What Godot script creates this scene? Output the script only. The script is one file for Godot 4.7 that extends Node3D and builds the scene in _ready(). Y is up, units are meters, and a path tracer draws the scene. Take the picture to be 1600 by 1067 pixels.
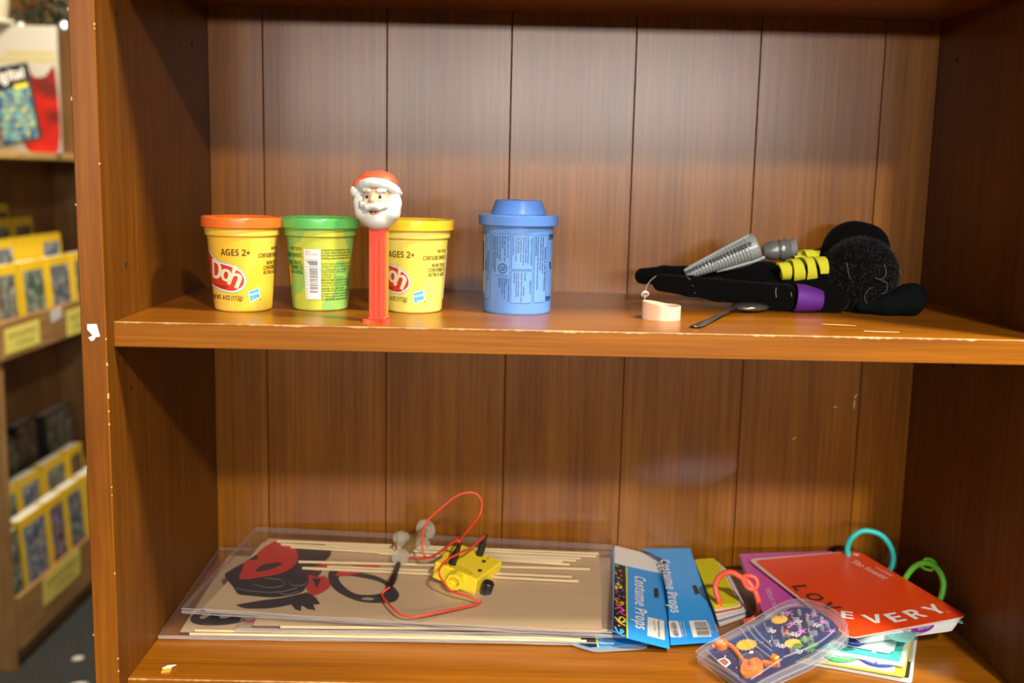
extends Node3D
# A wooden bookcase seen from the front: toys on the middle shelf, packets and card sets on the lower one.
# Metres, y up, y = 0 is the top of the middle shelf, z = 0 the face of the back boards.
const LOW := -0.3031      # top of the lower shelf
const XL := -0.0563       # inner faces of the side panels
const XR := 0.6958
const DEPTH := 0.2902
const FLOOR := -1.39
const CEIL := 1.32
var M := {}
var font_bold: SystemFont
var font_plain: SystemFont
var font_serif: SystemFont


class Soup:
	# a soup of counter-clockwise triangles; mesh() finds normals with a crease angle
	var v := PackedVector3Array()
	var uv := PackedVector2Array()
	var col := PackedColorArray()
	var xf := Transform3D()
	var ink := Color.WHITE
	func tri(a: Vector3, b: Vector3, c: Vector3, ua := Vector2.ZERO, ub := Vector2.ZERO, uc := Vector2.ZERO) -> void:
		v.append(xf * a); v.append(xf * b); v.append(xf * c)
		uv.append(ua); uv.append(ub); uv.append(uc)
		col.append(ink); col.append(ink); col.append(ink)
	func quad(a: Vector3, b: Vector3, c: Vector3, d: Vector3, ua := Vector2(0, 1), ub := Vector2(1, 1), uc := Vector2(1, 0), ud := Vector2(0, 0)) -> void:
		tri(a, b, c, ua, ub, uc)
		tri(a, c, d, ua, uc, ud)
	func lathe(profile: Array, seg := 48, arc := TAU, from := 0.0) -> void:
		# profile: Vector2(radius, height) going up along the outside
		for i in seg:
			var a0 := from + arc * i / seg
			var a1 := from + arc * (i + 1) / seg
			for j in profile.size() - 1:
				var p: Vector2 = profile[j]
				var q: Vector2 = profile[j + 1]
				var A := Vector3(p.x * cos(a0), p.y, -p.x * sin(a0))
				var B := Vector3(p.x * cos(a1), p.y, -p.x * sin(a1))
				var C := Vector3(q.x * cos(a1), q.y, -q.x * sin(a1))
				var D := Vector3(q.x * cos(a0), q.y, -q.x * sin(a0))
				var u0 := float(i) / seg
				var u1 := float(i + 1) / seg
				if p.x > 1e-7:
					tri(A, B, C, Vector2(u0, p.y), Vector2(u1, p.y), Vector2(u1, q.y))
				if q.x > 1e-7:
					tri(A, C, D, Vector2(u0, p.y), Vector2(u1, q.y), Vector2(u0, q.y))
	func tube(pts: Array, radius, seg := 10, closed := false, flat := 1.0) -> void:
		# radius: a number or one per point; flat squeezes the section
		var n := pts.size()
		var rings := []
		var up := Vector3.UP
		for i in n:
			var t: Vector3
			if closed:
				t = (pts[(i + 1) % n] - pts[(i - 1 + n) % n]).normalized()
			else:
				t = (pts[mini(i + 1, n - 1)] - pts[maxi(i - 1, 0)]).normalized()
			if i == 0 and absf(t.dot(up)) > 0.9:
				up = Vector3.RIGHT
			up = (up - t * up.dot(t)).normalized()
			var side := t.cross(up)
			var r: float = radius[i] if radius is Array else radius
			var ring := []
			for k in seg:
				var a := TAU * k / seg
				ring.append(pts[i] + side * (cos(a) * r) + up * (sin(a) * r * flat))
			rings.append(ring)
		for i in (n if closed else n - 1):
			var R: Array = rings[i]
			var S: Array = rings[(i + 1) % n]
			for k in seg:
				var m := (k + 1) % seg
				quad(R[k], S[k], S[m], R[m], Vector2(i, k), Vector2(i + 1, k), Vector2(i + 1, k + 1), Vector2(i, k + 1))
		if not closed:
			for k in seg:
				var m := (k + 1) % seg
				tri(pts[0], rings[0][k], rings[0][m])
				tri(pts[n - 1], rings[n - 1][m], rings[n - 1][k])
	func ball(c: Vector3, r: Vector3, seg := 20) -> void:
		var keep := xf
		xf = xf * Transform3D(Basis.from_scale(r), c)
		var prof := []
		for j in seg / 2 + 1:
			var a := PI * j / (seg / 2) - PI / 2
			prof.append(Vector2(maxf(cos(a), 0.0), sin(a)))
		prof[0].x = 0.0
		prof[-1].x = 0.0
		lathe(prof, seg)
		xf = keep
	func box(lo: Vector3, hi: Vector3, b := 0.0) -> void:
		# a box with chamfered edges
		var c := (lo + hi) / 2.0
		var h := (hi - lo) / 2.0
		b = minf(b, 0.49 * minf(h.x, minf(h.y, h.z)) * 2.0)
		var at := func(s: Vector3, axis: int) -> Vector3:
			var e := h - Vector3(b, b, b)
			e[axis] = h[axis]
			return c + s * e
		var put := func(P: Array) -> void:
			var mid := Vector3.ZERO
			for p in P:
				mid += p
			mid /= P.size()
			if ((P[1] - P[0]).cross(P[2] - P[0])).dot(mid - c) < 0.0:
				P.reverse()
			if P.size() == 4:
				quad(P[0], P[1], P[2], P[3])
			else:
				tri(P[0], P[1], P[2])
		for axis in 3:
			var o1 := (axis + 1) % 3
			var o2 := (axis + 2) % 3
			for s in [-1.0, 1.0]:
				var P := []
				for k in [[-1.0, -1.0], [1.0, -1.0], [1.0, 1.0], [-1.0, 1.0]]:
					var sg := Vector3.ZERO
					sg[axis] = s
					sg[o1] = k[0]
					sg[o2] = k[1]
					P.append(at.call(sg, axis))
				put.call(P)
		if b <= 0.0:
			return
		for axis in 3:
			var o1 := (axis + 1) % 3
			var o2 := (axis + 2) % 3
			for k in [[-1.0, -1.0], [1.0, -1.0], [1.0, 1.0], [-1.0, 1.0]]:
				var sa := Vector3.ZERO
				sa[axis] = -1.0
				sa[o1] = k[0]
				sa[o2] = k[1]
				var sb := sa
				sb[axis] = 1.0
				put.call([at.call(sa, o1), at.call(sb, o1), at.call(sb, o2), at.call(sa, o2)])
		for i in 8:
			var s := Vector3(1.0 if i & 1 else -1.0, 1.0 if i & 2 else -1.0, 1.0 if i & 4 else -1.0)
			put.call([at.call(s, 0), at.call(s, 1), at.call(s, 2)])
	func prism(poly: PackedVector2Array, y0: float, y1: float) -> void:
		# a flat shape in x and z with its thickness along y
		var P := poly.duplicate()
		if Geometry2D.is_polygon_clockwise(P):
			P.reverse()
		var t := Geometry2D.triangulate_polygon(P)
		for i in range(0, t.size(), 3):
			var a := P[t[i]]
			var b := P[t[i + 1]]
			var c := P[t[i + 2]]
			if (b - a).cross(c - a) > 0.0:
				var k := b
				b = c
				c = k
			tri(Vector3(a.x, y1, a.y), Vector3(b.x, y1, b.y), Vector3(c.x, y1, c.y), a, b, c)
			tri(Vector3(a.x, y0, a.y), Vector3(c.x, y0, c.y), Vector3(b.x, y0, b.y), a, c, b)
		var area := 0.0
		for i in P.size():
			area += P[i].cross(P[(i + 1) % P.size()])
		for i in P.size():
			var a := P[i]
			var b := P[(i + 1) % P.size()]
			if area > 0.0:
				quad(Vector3(a.x, y1, a.y), Vector3(b.x, y1, b.y), Vector3(b.x, y0, b.y), Vector3(a.x, y0, a.y))
			else:
				quad(Vector3(a.x, y0, a.y), Vector3(b.x, y0, b.y), Vector3(b.x, y1, b.y), Vector3(a.x, y1, a.y))
	func sheet(poly: PackedVector2Array, f: Callable, edge := 1e9) -> void:
		# a flat shape laid on a surface by f(Vector2) -> Vector3, split until its edges are short
		var t := Geometry2D.triangulate_polygon(poly)
		for i in range(0, t.size(), 3):
			_split(poly[t[i]], poly[t[i + 1]], poly[t[i + 2]], f, edge, 0)
	func _split(a: Vector2, b: Vector2, c: Vector2, f: Callable, edge: float, n: int) -> void:
		var x := a.distance_to(b)
		var y := b.distance_to(c)
		var z := c.distance_to(a)
		var m := maxf(x, maxf(y, z))
		if m <= edge or n > 12:
			if (b - a).cross(c - a) < 0.0:
				tri(f.call(a), f.call(c), f.call(b), a, c, b)
			else:
				tri(f.call(a), f.call(b), f.call(c), a, b, c)
		elif m == x:
			var h := (a + b) / 2.0
			_split(a, h, c, f, edge, n + 1); _split(h, b, c, f, edge, n + 1)
		elif m == y:
			var h := (b + c) / 2.0
			_split(a, b, h, f, edge, n + 1); _split(a, h, c, f, edge, n + 1)
		else:
			var h := (c + a) / 2.0
			_split(a, b, h, f, edge, n + 1); _split(h, b, c, f, edge, n + 1)
	func text(s: String, font: Font, f: Callable, size := 24, stretch := 0.0) -> void:
		# lettering in the unit square (0..1 across, 0..1 up), laid by f
		var t := TextMesh.new()
		t.font = font
		t.text = s
		t.font_size = size
		t.pixel_size = 0.01
		t.depth = 0.0
		t.curve_step = 3.0
		var a := t.surface_get_arrays(0)
		var P: PackedVector3Array = a[Mesh.ARRAY_VERTEX]
		var idx: PackedInt32Array = a[Mesh.ARRAY_INDEX] if a[Mesh.ARRAY_INDEX] != null else PackedInt32Array(range(P.size()))
		var bb := t.get_aabb()
		for i in range(0, idx.size(), 3):
			var q := []
			for k in 3:
				var p := P[idx[i + k]] - bb.position
				q.append(Vector2(p.x / bb.size.x, p.y / bb.size.y))
			if ((q[1] - q[0]).cross(q[2] - q[0])) < 0.0:
				tri(f.call(q[0]), f.call(q[2]), f.call(q[1]))
			else:
				tri(f.call(q[0]), f.call(q[1]), f.call(q[2]))
	func grain(axis: int, scale := 1.0, offset := Vector2.ZERO) -> void:
		# wood: v runs along the grain axis, u across it
		for i in range(0, v.size(), 3):
			var n := (v[i + 1] - v[i]).cross(v[i + 2] - v[i]).abs()
			var d := n.max_axis_index()
			var across := 3 - axis - d if d != axis else (axis + 1) % 3
			var along := axis if d != axis else (axis + 2) % 3
			for k in 3:
				var p := v[i + k]
				uv[i + k] = Vector2((p[across] + 0.37 * d) * scale, p[along] * 0.52) + offset
	func mesh(crease := 40.0) -> ArrayMesh:
		var n := PackedVector3Array()
		n.resize(v.size())
		var lim := cos(deg_to_rad(crease))
		var face := PackedVector3Array()
		face.resize(v.size() / 3)
		var at := {}
		for i in face.size():
			face[i] = (v[3 * i + 1] - v[3 * i]).cross(v[3 * i + 2] - v[3 * i])
			if crease > 1.0:
				for k in 3:
					var key := Vector3i((v[3 * i + k] * 200000.0).round())
					if not at.has(key):
						at[key] = PackedInt32Array()
					at[key].append(i)
		for i in face.size():
			var fn := face[i].normalized()
			for k in 3:
				if crease <= 1.0:
					n[3 * i + k] = fn
					continue
				var sum := Vector3.ZERO
				for j in at[Vector3i((v[3 * i + k] * 200000.0).round())]:
					if face[j].normalized().dot(fn) >= lim:
						sum += face[j]
				n[3 * i + k] = sum.normalized() if sum.length_squared() > 0.0 else fn
		var idx := PackedInt32Array()
		idx.resize(v.size())
		for i in face.size():
			idx[3 * i] = 3 * i
			idx[3 * i + 1] = 3 * i + 2
			idx[3 * i + 2] = 3 * i + 1
		var a := []
		a.resize(Mesh.ARRAY_MAX)
		a[Mesh.ARRAY_VERTEX] = v
		a[Mesh.ARRAY_NORMAL] = n
		a[Mesh.ARRAY_TEX_UV] = uv
		a[Mesh.ARRAY_COLOR] = col
		a[Mesh.ARRAY_INDEX] = idx
		var m := ArrayMesh.new()
		m.add_surface_from_arrays(Mesh.PRIMITIVE_TRIANGLES, a)
		return m


class Blob:
	# rounded bodies joined by a smooth minimum and meshed as surface nets
	var prim := []
	var k := 0.002
	var noise: FastNoiseLite
	var rough := 0.0
	func cap(a: Vector3, b: Vector3, ra: float, rb: float) -> void:
		prim.append([0, a, b, ra, rb])
	func egg(c: Vector3, r: Vector3, turn := Vector3.ZERO) -> void:
		prim.append([1, Transform3D(Basis.from_euler(turn), c).affine_inverse(), r, minf(r.x, minf(r.y, r.z))])
	func chain(pts: Array, rad: Array) -> void:
		for i in pts.size() - 1:
			cap(pts[i], pts[i + 1], rad[i], rad[i + 1])
	func dist(p: Vector3) -> float:
		var d := 1e9
		for q in prim:
			var e: float
			if q[0] == 0:
				var ab: Vector3 = q[2] - q[1]
				var h := clampf((p - q[1]).dot(ab) / maxf(ab.length_squared(), 1e-12), 0.0, 1.0)
				e = (p - q[1] - ab * h).length() - lerpf(q[3], q[4], h)
			else:
				var l: Vector3 = q[1] * p
				var s: Vector3 = l / q[2]
				var m: float = s.length()
				e = (m - 1.0) * l.length() / maxf(m, 1e-6) if m > 0.05 else -q[3]
			if d > 1e8:
				d = e
			else:
				var w := maxf(k - absf(d - e), 0.0) / k
				d = minf(d, e) - w * w * k * 0.25
		if noise:
			d += noise.get_noise_3dv(p * 1000.0) * rough
		return d
	func build(out: Soup, cell: float) -> void:
		var lo := Vector3.ONE * 1e9
		var hi := -lo
		for q in prim:
			if q[0] == 0:
				for p in [[q[1], q[3]], [q[2], q[4]]]:
					lo = lo.min(p[0] - Vector3.ONE * p[1])
					hi = hi.max(p[0] + Vector3.ONE * p[1])
			else:
				var c: Vector3 = q[1].affine_inverse().origin
				var r: float = maxf(q[2].x, maxf(q[2].y, q[2].z))
				lo = lo.min(c - Vector3.ONE * r)
				hi = hi.max(c + Vector3.ONE * r)
		lo -= Vector3.ONE * cell * 2.5
		hi += Vector3.ONE * cell * 2.5
		var n := Vector3i(((hi - lo) / cell).ceil())
		var g := PackedFloat32Array()
		g.resize(n.x * n.y * n.z)
		for z in n.z:
			for y in n.y:
				var x := 0
				while x < n.x:
					var d := dist(lo + Vector3(x, y, z) * cell)
					var base := x + n.x * (y + n.y * z)
					g[base] = d
					var skip := clampi(int((absf(d) - rough) / cell * 0.6) - 1, 0, n.x - 1 - x)
					for j in skip:
						g[base + 1 + j] = d
					x += 1 + skip
		var vert := {}
		for z in n.z - 1:
			for y in n.y - 1:
				for x in n.x - 1:
					var b := x + n.x * (y + n.y * z)
					var s0 := g[b] < 0.0
					var mixed := false
					var at := [b, b + 1, b + n.x, b + n.x + 1, b + n.x * n.y, b + n.x * n.y + 1, b + n.x * n.y + n.x, b + n.x * n.y + n.x + 1]
					for i in range(1, 8):
						if (g[at[i]] < 0.0) != s0:
							mixed = true
							break
					if not mixed:
						continue
					var sum := Vector3.ZERO
					var cnt := 0
					for e in [[0, 1], [2, 3], [4, 5], [6, 7], [0, 2], [1, 3], [4, 6], [5, 7], [0, 4], [1, 5], [2, 6], [3, 7]]:
						var da := g[at[e[0]]]
						var db := g[at[e[1]]]
						if (da < 0.0) == (db < 0.0):
							continue
						var t := da / (da - db)
						var pa := Vector3(e[0] & 1, (e[0] >> 1) & 1, e[0] >> 2)
						var pb := Vector3(e[1] & 1, (e[1] >> 1) & 1, e[1] >> 2)
						sum += pa.lerp(pb, t)
						cnt += 1
					vert[b] = lo + (Vector3(x, y, z) + sum / cnt) * cell
		var step := [1, n.x, n.x * n.y]
		for b in vert:
			for axis in 3:
				var u: int = step[(axis + 1) % 3]
				var w: int = step[(axis + 2) % 3]
				var s: int = step[axis]
				# the edge from corner b along axis is shared by the cells b, b-u, b-u-w, b-w
				if b + s >= g.size() or (g[b] < 0.0) == (g[b + s] < 0.0):
					continue
				if not (vert.has(b - u) and vert.has(b - w) and vert.has(b - u - w)):
					continue
				if g[b] < 0.0:
					out.quad(vert[b - u - w], vert[b - w], vert[b], vert[b - u])
				else:
					out.quad(vert[b - u - w], vert[b - u], vert[b], vert[b - w])


# ---- nodes -------------------------------------------------------------------------------------
var taken := {}

func numbered(called: String) -> String:
	taken[called] = taken.get(called, -1) + 1
	return called if taken[called] == 0 else "%s_%03d" % [called, taken[called]]

func tag(o: Node3D, label: String, category := "", group := "", kind := "") -> Node3D:
	o.set_meta("label", label)
	if category: o.set_meta("category", category)
	if group: o.set_meta("group", group)
	if kind: o.set_meta("kind", kind)
	return o

func thing(called: String, label: String, category: String, at := Transform3D(), group := "") -> Node3D:
	var o := Node3D.new()
	o.name = numbered(called)
	add_child(o)
	o.transform = at
	tag(o, label, category, group)
	return o

func part(parent: Node3D, called: String, m: Mesh, mat: Material, at := Transform3D(), label := "") -> MeshInstance3D:
	var o := MeshInstance3D.new()
	o.name = called if parent != self else numbered(called)
	o.mesh = m
	o.material_override = mat
	o.transform = at
	parent.add_child(o, true)
	if label: o.set_meta("label", label)
	return o

func structure(called: String, m: Mesh, mat: Material, label := "") -> MeshInstance3D:
	var o := part(self, called, m, mat)
	o.set_meta("kind", "structure")
	if label: o.set_meta("label", label)
	return o

func at(x: float, y: float, z: float, turn := 0.0) -> Transform3D:
	return Transform3D(Basis(Vector3.UP, turn), Vector3(x, y, z))

func frame(o: Vector3, u: Vector3, w: Vector3) -> Transform3D:
	# x along u, z along w (towards the viewer), y up from the sheet
	u = u.normalized()
	w = (w - u * w.dot(u)).normalized()
	return Transform3D(Basis(u, w.cross(u), w), o)

func pv(a: Array, flip := true) -> PackedVector2Array:
	# x, y, x, y ... with y away from the viewer
	var p := PackedVector2Array()
	for i in range(0, a.size(), 2):
		p.append(Vector2(a[i], -a[i + 1] if flip else a[i + 1]))
	return p

func rounded(lo: Vector2, hi: Vector2, r: float, n := 5) -> PackedVector2Array:
	var p := PackedVector2Array()
	for c in [[hi.x - r, hi.y - r, 0.0], [lo.x + r, hi.y - r, PI / 2], [lo.x + r, lo.y + r, PI], [hi.x - r, lo.y + r, 1.5 * PI]]:
		for i in n + 1:
			var a: float = c[2] + PI / 2 * i / n
			p.append(Vector2(c[0] + r * cos(a), c[1] + r * sin(a)))
	return p

func round_corners(p: PackedVector2Array, r: float, n := 5) -> PackedVector2Array:
	var out := PackedVector2Array()
	for i in p.size():
		var a := p[(i - 1 + p.size()) % p.size()]
		var b := p[i]
		var c := p[(i + 1) % p.size()]
		var s := b + (a - b).limit_length(r)
		var e := b + (c - b).limit_length(r)
		for k in n + 1:
			var t := float(k) / n
			out.append(s.lerp(b, t).lerp(b.lerp(e, t), t))
	return out

func smooth(pts: Array, per := 6, closed := false) -> Array:
	# Catmull-Rom through the points
	var out := []
	var n := pts.size()
	for i in (n if closed else n - 1):
		var a: Vector3 = pts[(i - 1 + n) % n] if closed else pts[maxi(i - 1, 0)]
		var b: Vector3 = pts[i]
		var c: Vector3 = pts[(i + 1) % n]
		var d: Vector3 = pts[(i + 2) % n] if closed else pts[mini(i + 2, n - 1)]
		for k in per:
			out.append(b.cubic_interpolate(c, a, d, float(k) / per))
	if not closed:
		out.append(pts[-1])
	return out

func smooth2(p: PackedVector2Array, per := 5) -> PackedVector2Array:
	var q := PackedVector2Array()
	var n := p.size()
	for i in n:
		for k in per:
			q.append(p[i].cubic_interpolate(p[(i + 1) % n], p[(i - 1 + n) % n], p[(i + 2) % n], float(k) / per))
	return q

func flat_text(parent: Node3D, s: String, mat: Material, base: Array, y: float, font: Font = null, size := 24, called := "lettering") -> MeshInstance3D:
	# base: start x, away, end x, away, top-of-start x, away, in the sheet's own metres
	var o := Soup.new()
	put_text(o, s, base, y, font, size)
	return part(parent, called, o.mesh(0.0), mat)

func put_text(o: Soup, s: String, base: Array, y: float, font: Font = null, size := 24) -> void:
	var p0 := Vector3(base[0], y, -base[1])
	var ex := Vector3(base[2], y, -base[3]) - p0
	var ey := Vector3(base[4], y, -base[5]) - p0
	o.text(s, font if font else font_bold, func(q: Vector2) -> Vector3: return p0 + ex * q.x + ey * q.y, size)

func slab(parent: Node3D, called: String, poly: PackedVector2Array, y0: float, y1: float, mat: Material, label := "") -> MeshInstance3D:
	var o := Soup.new()
	o.prism(poly, y0, y1)
	return part(parent, called, o.mesh(0.0), mat, Transform3D(), label)

func tube_mesh(pts: Array, r, seg := 10, closed := false, flat := 1.0) -> ArrayMesh:
	var o := Soup.new()
	o.tube(pts, r, seg, closed, flat)
	return o.mesh(50.0)

func lathe_mesh(profile: Array, seg := 48, crease := 35.0) -> ArrayMesh:
	var o := Soup.new()
	o.lathe(profile, seg)
	return o.mesh(crease)

func box_mesh(lo: Vector3, hi: Vector3, b := 0.0, axis := -1, scale := 1.0, off := Vector2.ZERO) -> ArrayMesh:
	var o := Soup.new()
	o.box(lo, hi, b)
	if axis >= 0: o.grain(axis, scale, off)
	return o.mesh(0.0)


func _ready() -> void:
	# ---- camera, air, lights ----
	var cam := Camera3D.new()
	cam.name = "camera"
	cam.position = Vector3(0.2555, 0.12144, 1.13289)
	cam.rotation_order = EULER_ORDER_YXZ
	cam.rotation_degrees = Vector3(-8.83, -0.3605, 1.235)
	cam.fov = 35.39
	cam.near = 0.02
	cam.far = 40.0
	var lens := CameraAttributesPhysical.new()
	lens.frustum_focal_length = 37.61
	lens.frustum_focus_distance = 0.91
	lens.frustum_near = 0.02
	lens.frustum_far = 40.0
	lens.exposure_aperture = 5.0
	cam.attributes = lens
	add_child(cam)
	cam.current = true
	var we := WorldEnvironment.new()
	we.name = "air"
	var env := Environment.new()
	env.background_mode = Environment.BG_COLOR
	env.background_color = Color(0.02, 0.018, 0.015)
	env.tonemap_mode = Environment.TONE_MAPPER_LINEAR
	env.tonemap_exposure = 1.18
	env.sdfgi_enabled = true
	env.ssao_enabled = true
	env.ssil_enabled = true
	we.environment = env
	add_child(we)
	for n in ["Droid Sans", "Droid Sans", "Droid Serif"]:
		var f := SystemFont.new()
		f.font_names = [n]
		if font_bold == null:
			f.font_weight = 700
			font_bold = f
		elif font_plain == null:
			font_plain = f
		else:
			f.font_weight = 700
			font_serif = f
	make_materials()
	# lamps: x, y, z, width, depth, energy, colour; the ones with a tilt hang low on the far wall across the aisle
	ceiling_light(Vector3(1.15, CEIL, 0.72), Vector2(0.12, 0.2), 5.6, Color(1.0, 0.95, 0.87), "square warm ceiling light nearest above the bookcase")
	ceiling_light(Vector3(0.95, CEIL, 2.25), Vector2(0.14, 0.22), 9.0, Color(1.0, 0.95, 0.87), "warm ceiling light over the aisle in front")
	ceiling_light(Vector3(-0.6, CEIL, -1.7), Vector2(0.3, 0.6), 7.0, Color(1.0, 0.93, 0.8), "warm ceiling light over the side aisle of magazines")
	var spots := [[-1.1, 0.6], [-0.4, 1.3], [0.25, 1.7], [0.8, 1.4], [1.25, 1.4]]
	for i in 5:
		wall_lamp(Vector3(spots[i][0], 0.5, 4.1), Vector2(0.3, 0.1), spots[i][1], Color(1.0, 0.96, 0.93), "small white wall lamp across the aisle, %s of the row of five" % ["leftmost", "second from the left", "middle", "second from the right", "rightmost"][i])
	# ---- setting ----
	room()
	bookcase()
	# ---- things ----
	clay_tubs()
	blue_tub()
	dispenser()
	doll()
	small_things()
	prop_kits()
	gadget()
	flash_cards()
	card_sets()
	pinball()
	magazine_case()


func ceiling_light(p: Vector3, size: Vector2, energy: float, c: Color, label: String) -> void:
	var t := thing("ceiling_light", label, "light", at(p.x, p.y, p.z))
	part(t, "housing", box_mesh(Vector3(-size.x / 2 - 0.02, -0.025, -size.y / 2 - 0.02), Vector3(size.x / 2 + 0.02, 0.0, size.y / 2 + 0.02), 0.004), M.white_paint)
	part(t, "lamp_diffuser", box_mesh(Vector3(-size.x / 2, -0.032, -size.y / 2), Vector3(size.x / 2, -0.025, size.y / 2), 0.002), glow(c, 1.2))
	var l := AreaLight3D.new()
	l.name = "lamp_glow"
	l.area_size = size
	l.light_color = c
	l.light_energy = energy
	l.area_range = 12.0
	l.area_attenuation = 2.0
	l.shadow_enabled = true
	l.position = Vector3(0, -0.036, 0)
	l.rotation_degrees.x = -90.0
	t.add_child(l)

func wall_lamp(p: Vector3, size: Vector2, energy: float, c: Color, label: String) -> void:
	var t := thing("wall_lamp", label, "lamp", at(p.x, p.y, p.z))
	part(t, "housing", box_mesh(Vector3(-size.x / 2 - 0.015, -size.y / 2 - 0.015, -0.01), Vector3(size.x / 2 + 0.015, size.y / 2 + 0.015, 0.1), 0.004), M.white_paint)
	part(t, "lamp_diffuser", box_mesh(Vector3(-size.x / 2, -size.y / 2, -0.018), Vector3(size.x / 2, size.y / 2, -0.01), 0.002), glow(c, 2.0))
	var l := AreaLight3D.new()
	l.name = "lamp_glow"
	l.area_size = size
	l.light_color = c
	l.light_energy = energy
	l.area_range = 12.0
	l.area_attenuation = 2.0
	l.shadow_enabled = true
	l.position = Vector3(0, 0, -0.022)
	t.add_child(l)

func glow(c: Color, e: float) -> StandardMaterial3D:
	var m := StandardMaterial3D.new()
	m.albedo_color = Color(0.8, 0.8, 0.8)
	m.emission_enabled = true
	m.emission = c
	m.emission_energy_multiplier = e
	return m

# ---- materials ----------------------------------------------------------------------------------
func lin(r: float, g: float, b: float) -> Color:
	return Color(r, g, b).linear_to_srgb()

func mat(c: Color, rough := 0.5, metal := 0.0, spec := 0.5) -> StandardMaterial3D:
	var m := StandardMaterial3D.new()
	m.albedo_color = c
	m.roughness = rough
	m.metallic = metal
	m.metallic_specular = spec
	return m

func pane(c: Color, alpha: float, rough := 0.1) -> StandardMaterial3D:
	var m := mat(Color(c.r, c.g, c.b, alpha), rough)
	m.transparency = BaseMaterial3D.TRANSPARENCY_ALPHA
	return m

func tinted() -> StandardMaterial3D:
	var m := mat(Color.WHITE, 0.6)
	m.vertex_color_use_as_albedo = true
	return m

func noise(s: int, freq: float, oct := 3) -> FastNoiseLite:
	var n := FastNoiseLite.new()
	n.seed = s
	n.noise_type = FastNoiseLite.TYPE_SIMPLEX_SMOOTH
	n.frequency = freq
	n.fractal_octaves = oct
	return n

func wood_image(s: int, dark: float, streak: float) -> ImageTexture:
	# fine upright grain, a few soft clouds and short dark pores; multiplies the wood's colour
	var w := 512
	var img := Image.create(w, w, true, Image.FORMAT_RGB8)
	var a := noise(s, 1.0, 3)
	var b := noise(s + 7, 1.0, 2)
	var c := noise(s + 13, 1.0, 2)
	for y in w:
		for x in w:
			var g := a.get_noise_2d(x * 0.13, y * 0.009) * streak + b.get_noise_2d(x * 0.010, y * 0.010) * 0.10 + c.get_noise_2d(x * 0.45, y * 0.05) * streak * 0.6
			var k := clampf(0.84 + g, 0.3, 1.0)
			img.set_pixel(x, y, Color(k, k * (1.0 - dark * (1.0 - k)), k * (1.0 - 2.0 * dark * (1.0 - k))))
	img.generate_mipmaps()
	return ImageTexture.create_from_image(img)

func wood(c: Color, tex: Texture2D, rough: float, spec := 0.5) -> StandardMaterial3D:
	var m := mat(c, rough, 0.0, spec)
	m.albedo_texture = tex
	return m

func photo(s: int, c0: Color, c1: Color, c2: Color) -> StandardMaterial3D:
	# a printed picture too far off to read: soft patches of three colours
	var img := Image.create(48, 64, false, Image.FORMAT_RGB8)
	var a := noise(s, 0.06, 3)
	var b := noise(s + 3, 0.11, 2)
	for y in 64:
		for x in 48:
			var k := clampf(0.5 + a.get_noise_2d(x, y) * 1.3, 0.0, 1.0)
			var j := clampf(b.get_noise_2d(x, y) * 2.2, 0.0, 1.0)
			img.set_pixel(x, y, c0.lerp(c1, k).lerp(c2, j))
	var m := mat(Color.WHITE, 0.45)
	m.albedo_texture = ImageTexture.create_from_image(img)
	return m

func make_materials() -> void:
	var w1 := wood_image(3, 0.2, 0.11)
	var w2 := wood_image(11, 0.2, 0.10)
	M.back = wood(lin(0.32, 0.120, 0.0085), w1, 0.26)
	M.side = wood(lin(0.195, 0.068, 0.0025), w1, 0.5, 0.35)  # side wood darkened; the shade inside the bookcase is in its colour
	M.shelf = wood(lin(0.40, 0.140, 0.0060), w2, 0.28)
	M.lit_edge_wood = wood(lin(0.36, 0.120, 0.0055), w1, 0.34)  # lighter copy of the side wood, light on its front edge painted in
	M.bare_wood = mat(lin(0.75, 0.5, 0.22), 0.7)
	M.dark_gap = mat(lin(0.02, 0.008, 0.003), 0.9)
	M.white_paint = mat(lin(0.75, 0.74, 0.7), 0.6)
	M.room_wall = mat(lin(0.13, 0.10, 0.07), 0.9)
	M.ceiling = mat(lin(0.22, 0.19, 0.15), 0.9)
	M.ink = mat(lin(0.02, 0.02, 0.02), 0.5)
	M.white = mat(lin(0.8, 0.8, 0.8), 0.4)
	M.paper = mat(lin(0.72, 0.72, 0.7), 0.6)
	M.black_felt = mat(lin(0.0035, 0.0036, 0.0038), 1.0, 0.0, 0.1)
	M.black_felt.rim_enabled = true
	M.black_felt.rim = 0.06
	M.black_felt.rim_tint = 0.0
	M.black_plastic = mat(lin(0.012, 0.012, 0.014), 0.4)
	M.red_wire = mat(lin(0.72, 0.05, 0.02), 0.35)
	M.tint = tinted()
	M.clear = pane(Color(0.9, 0.92, 0.97), 0.06, 0.05)
	M.film = pane(Color(0.74, 0.73, 0.78), 0.06, 0.18)

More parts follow.
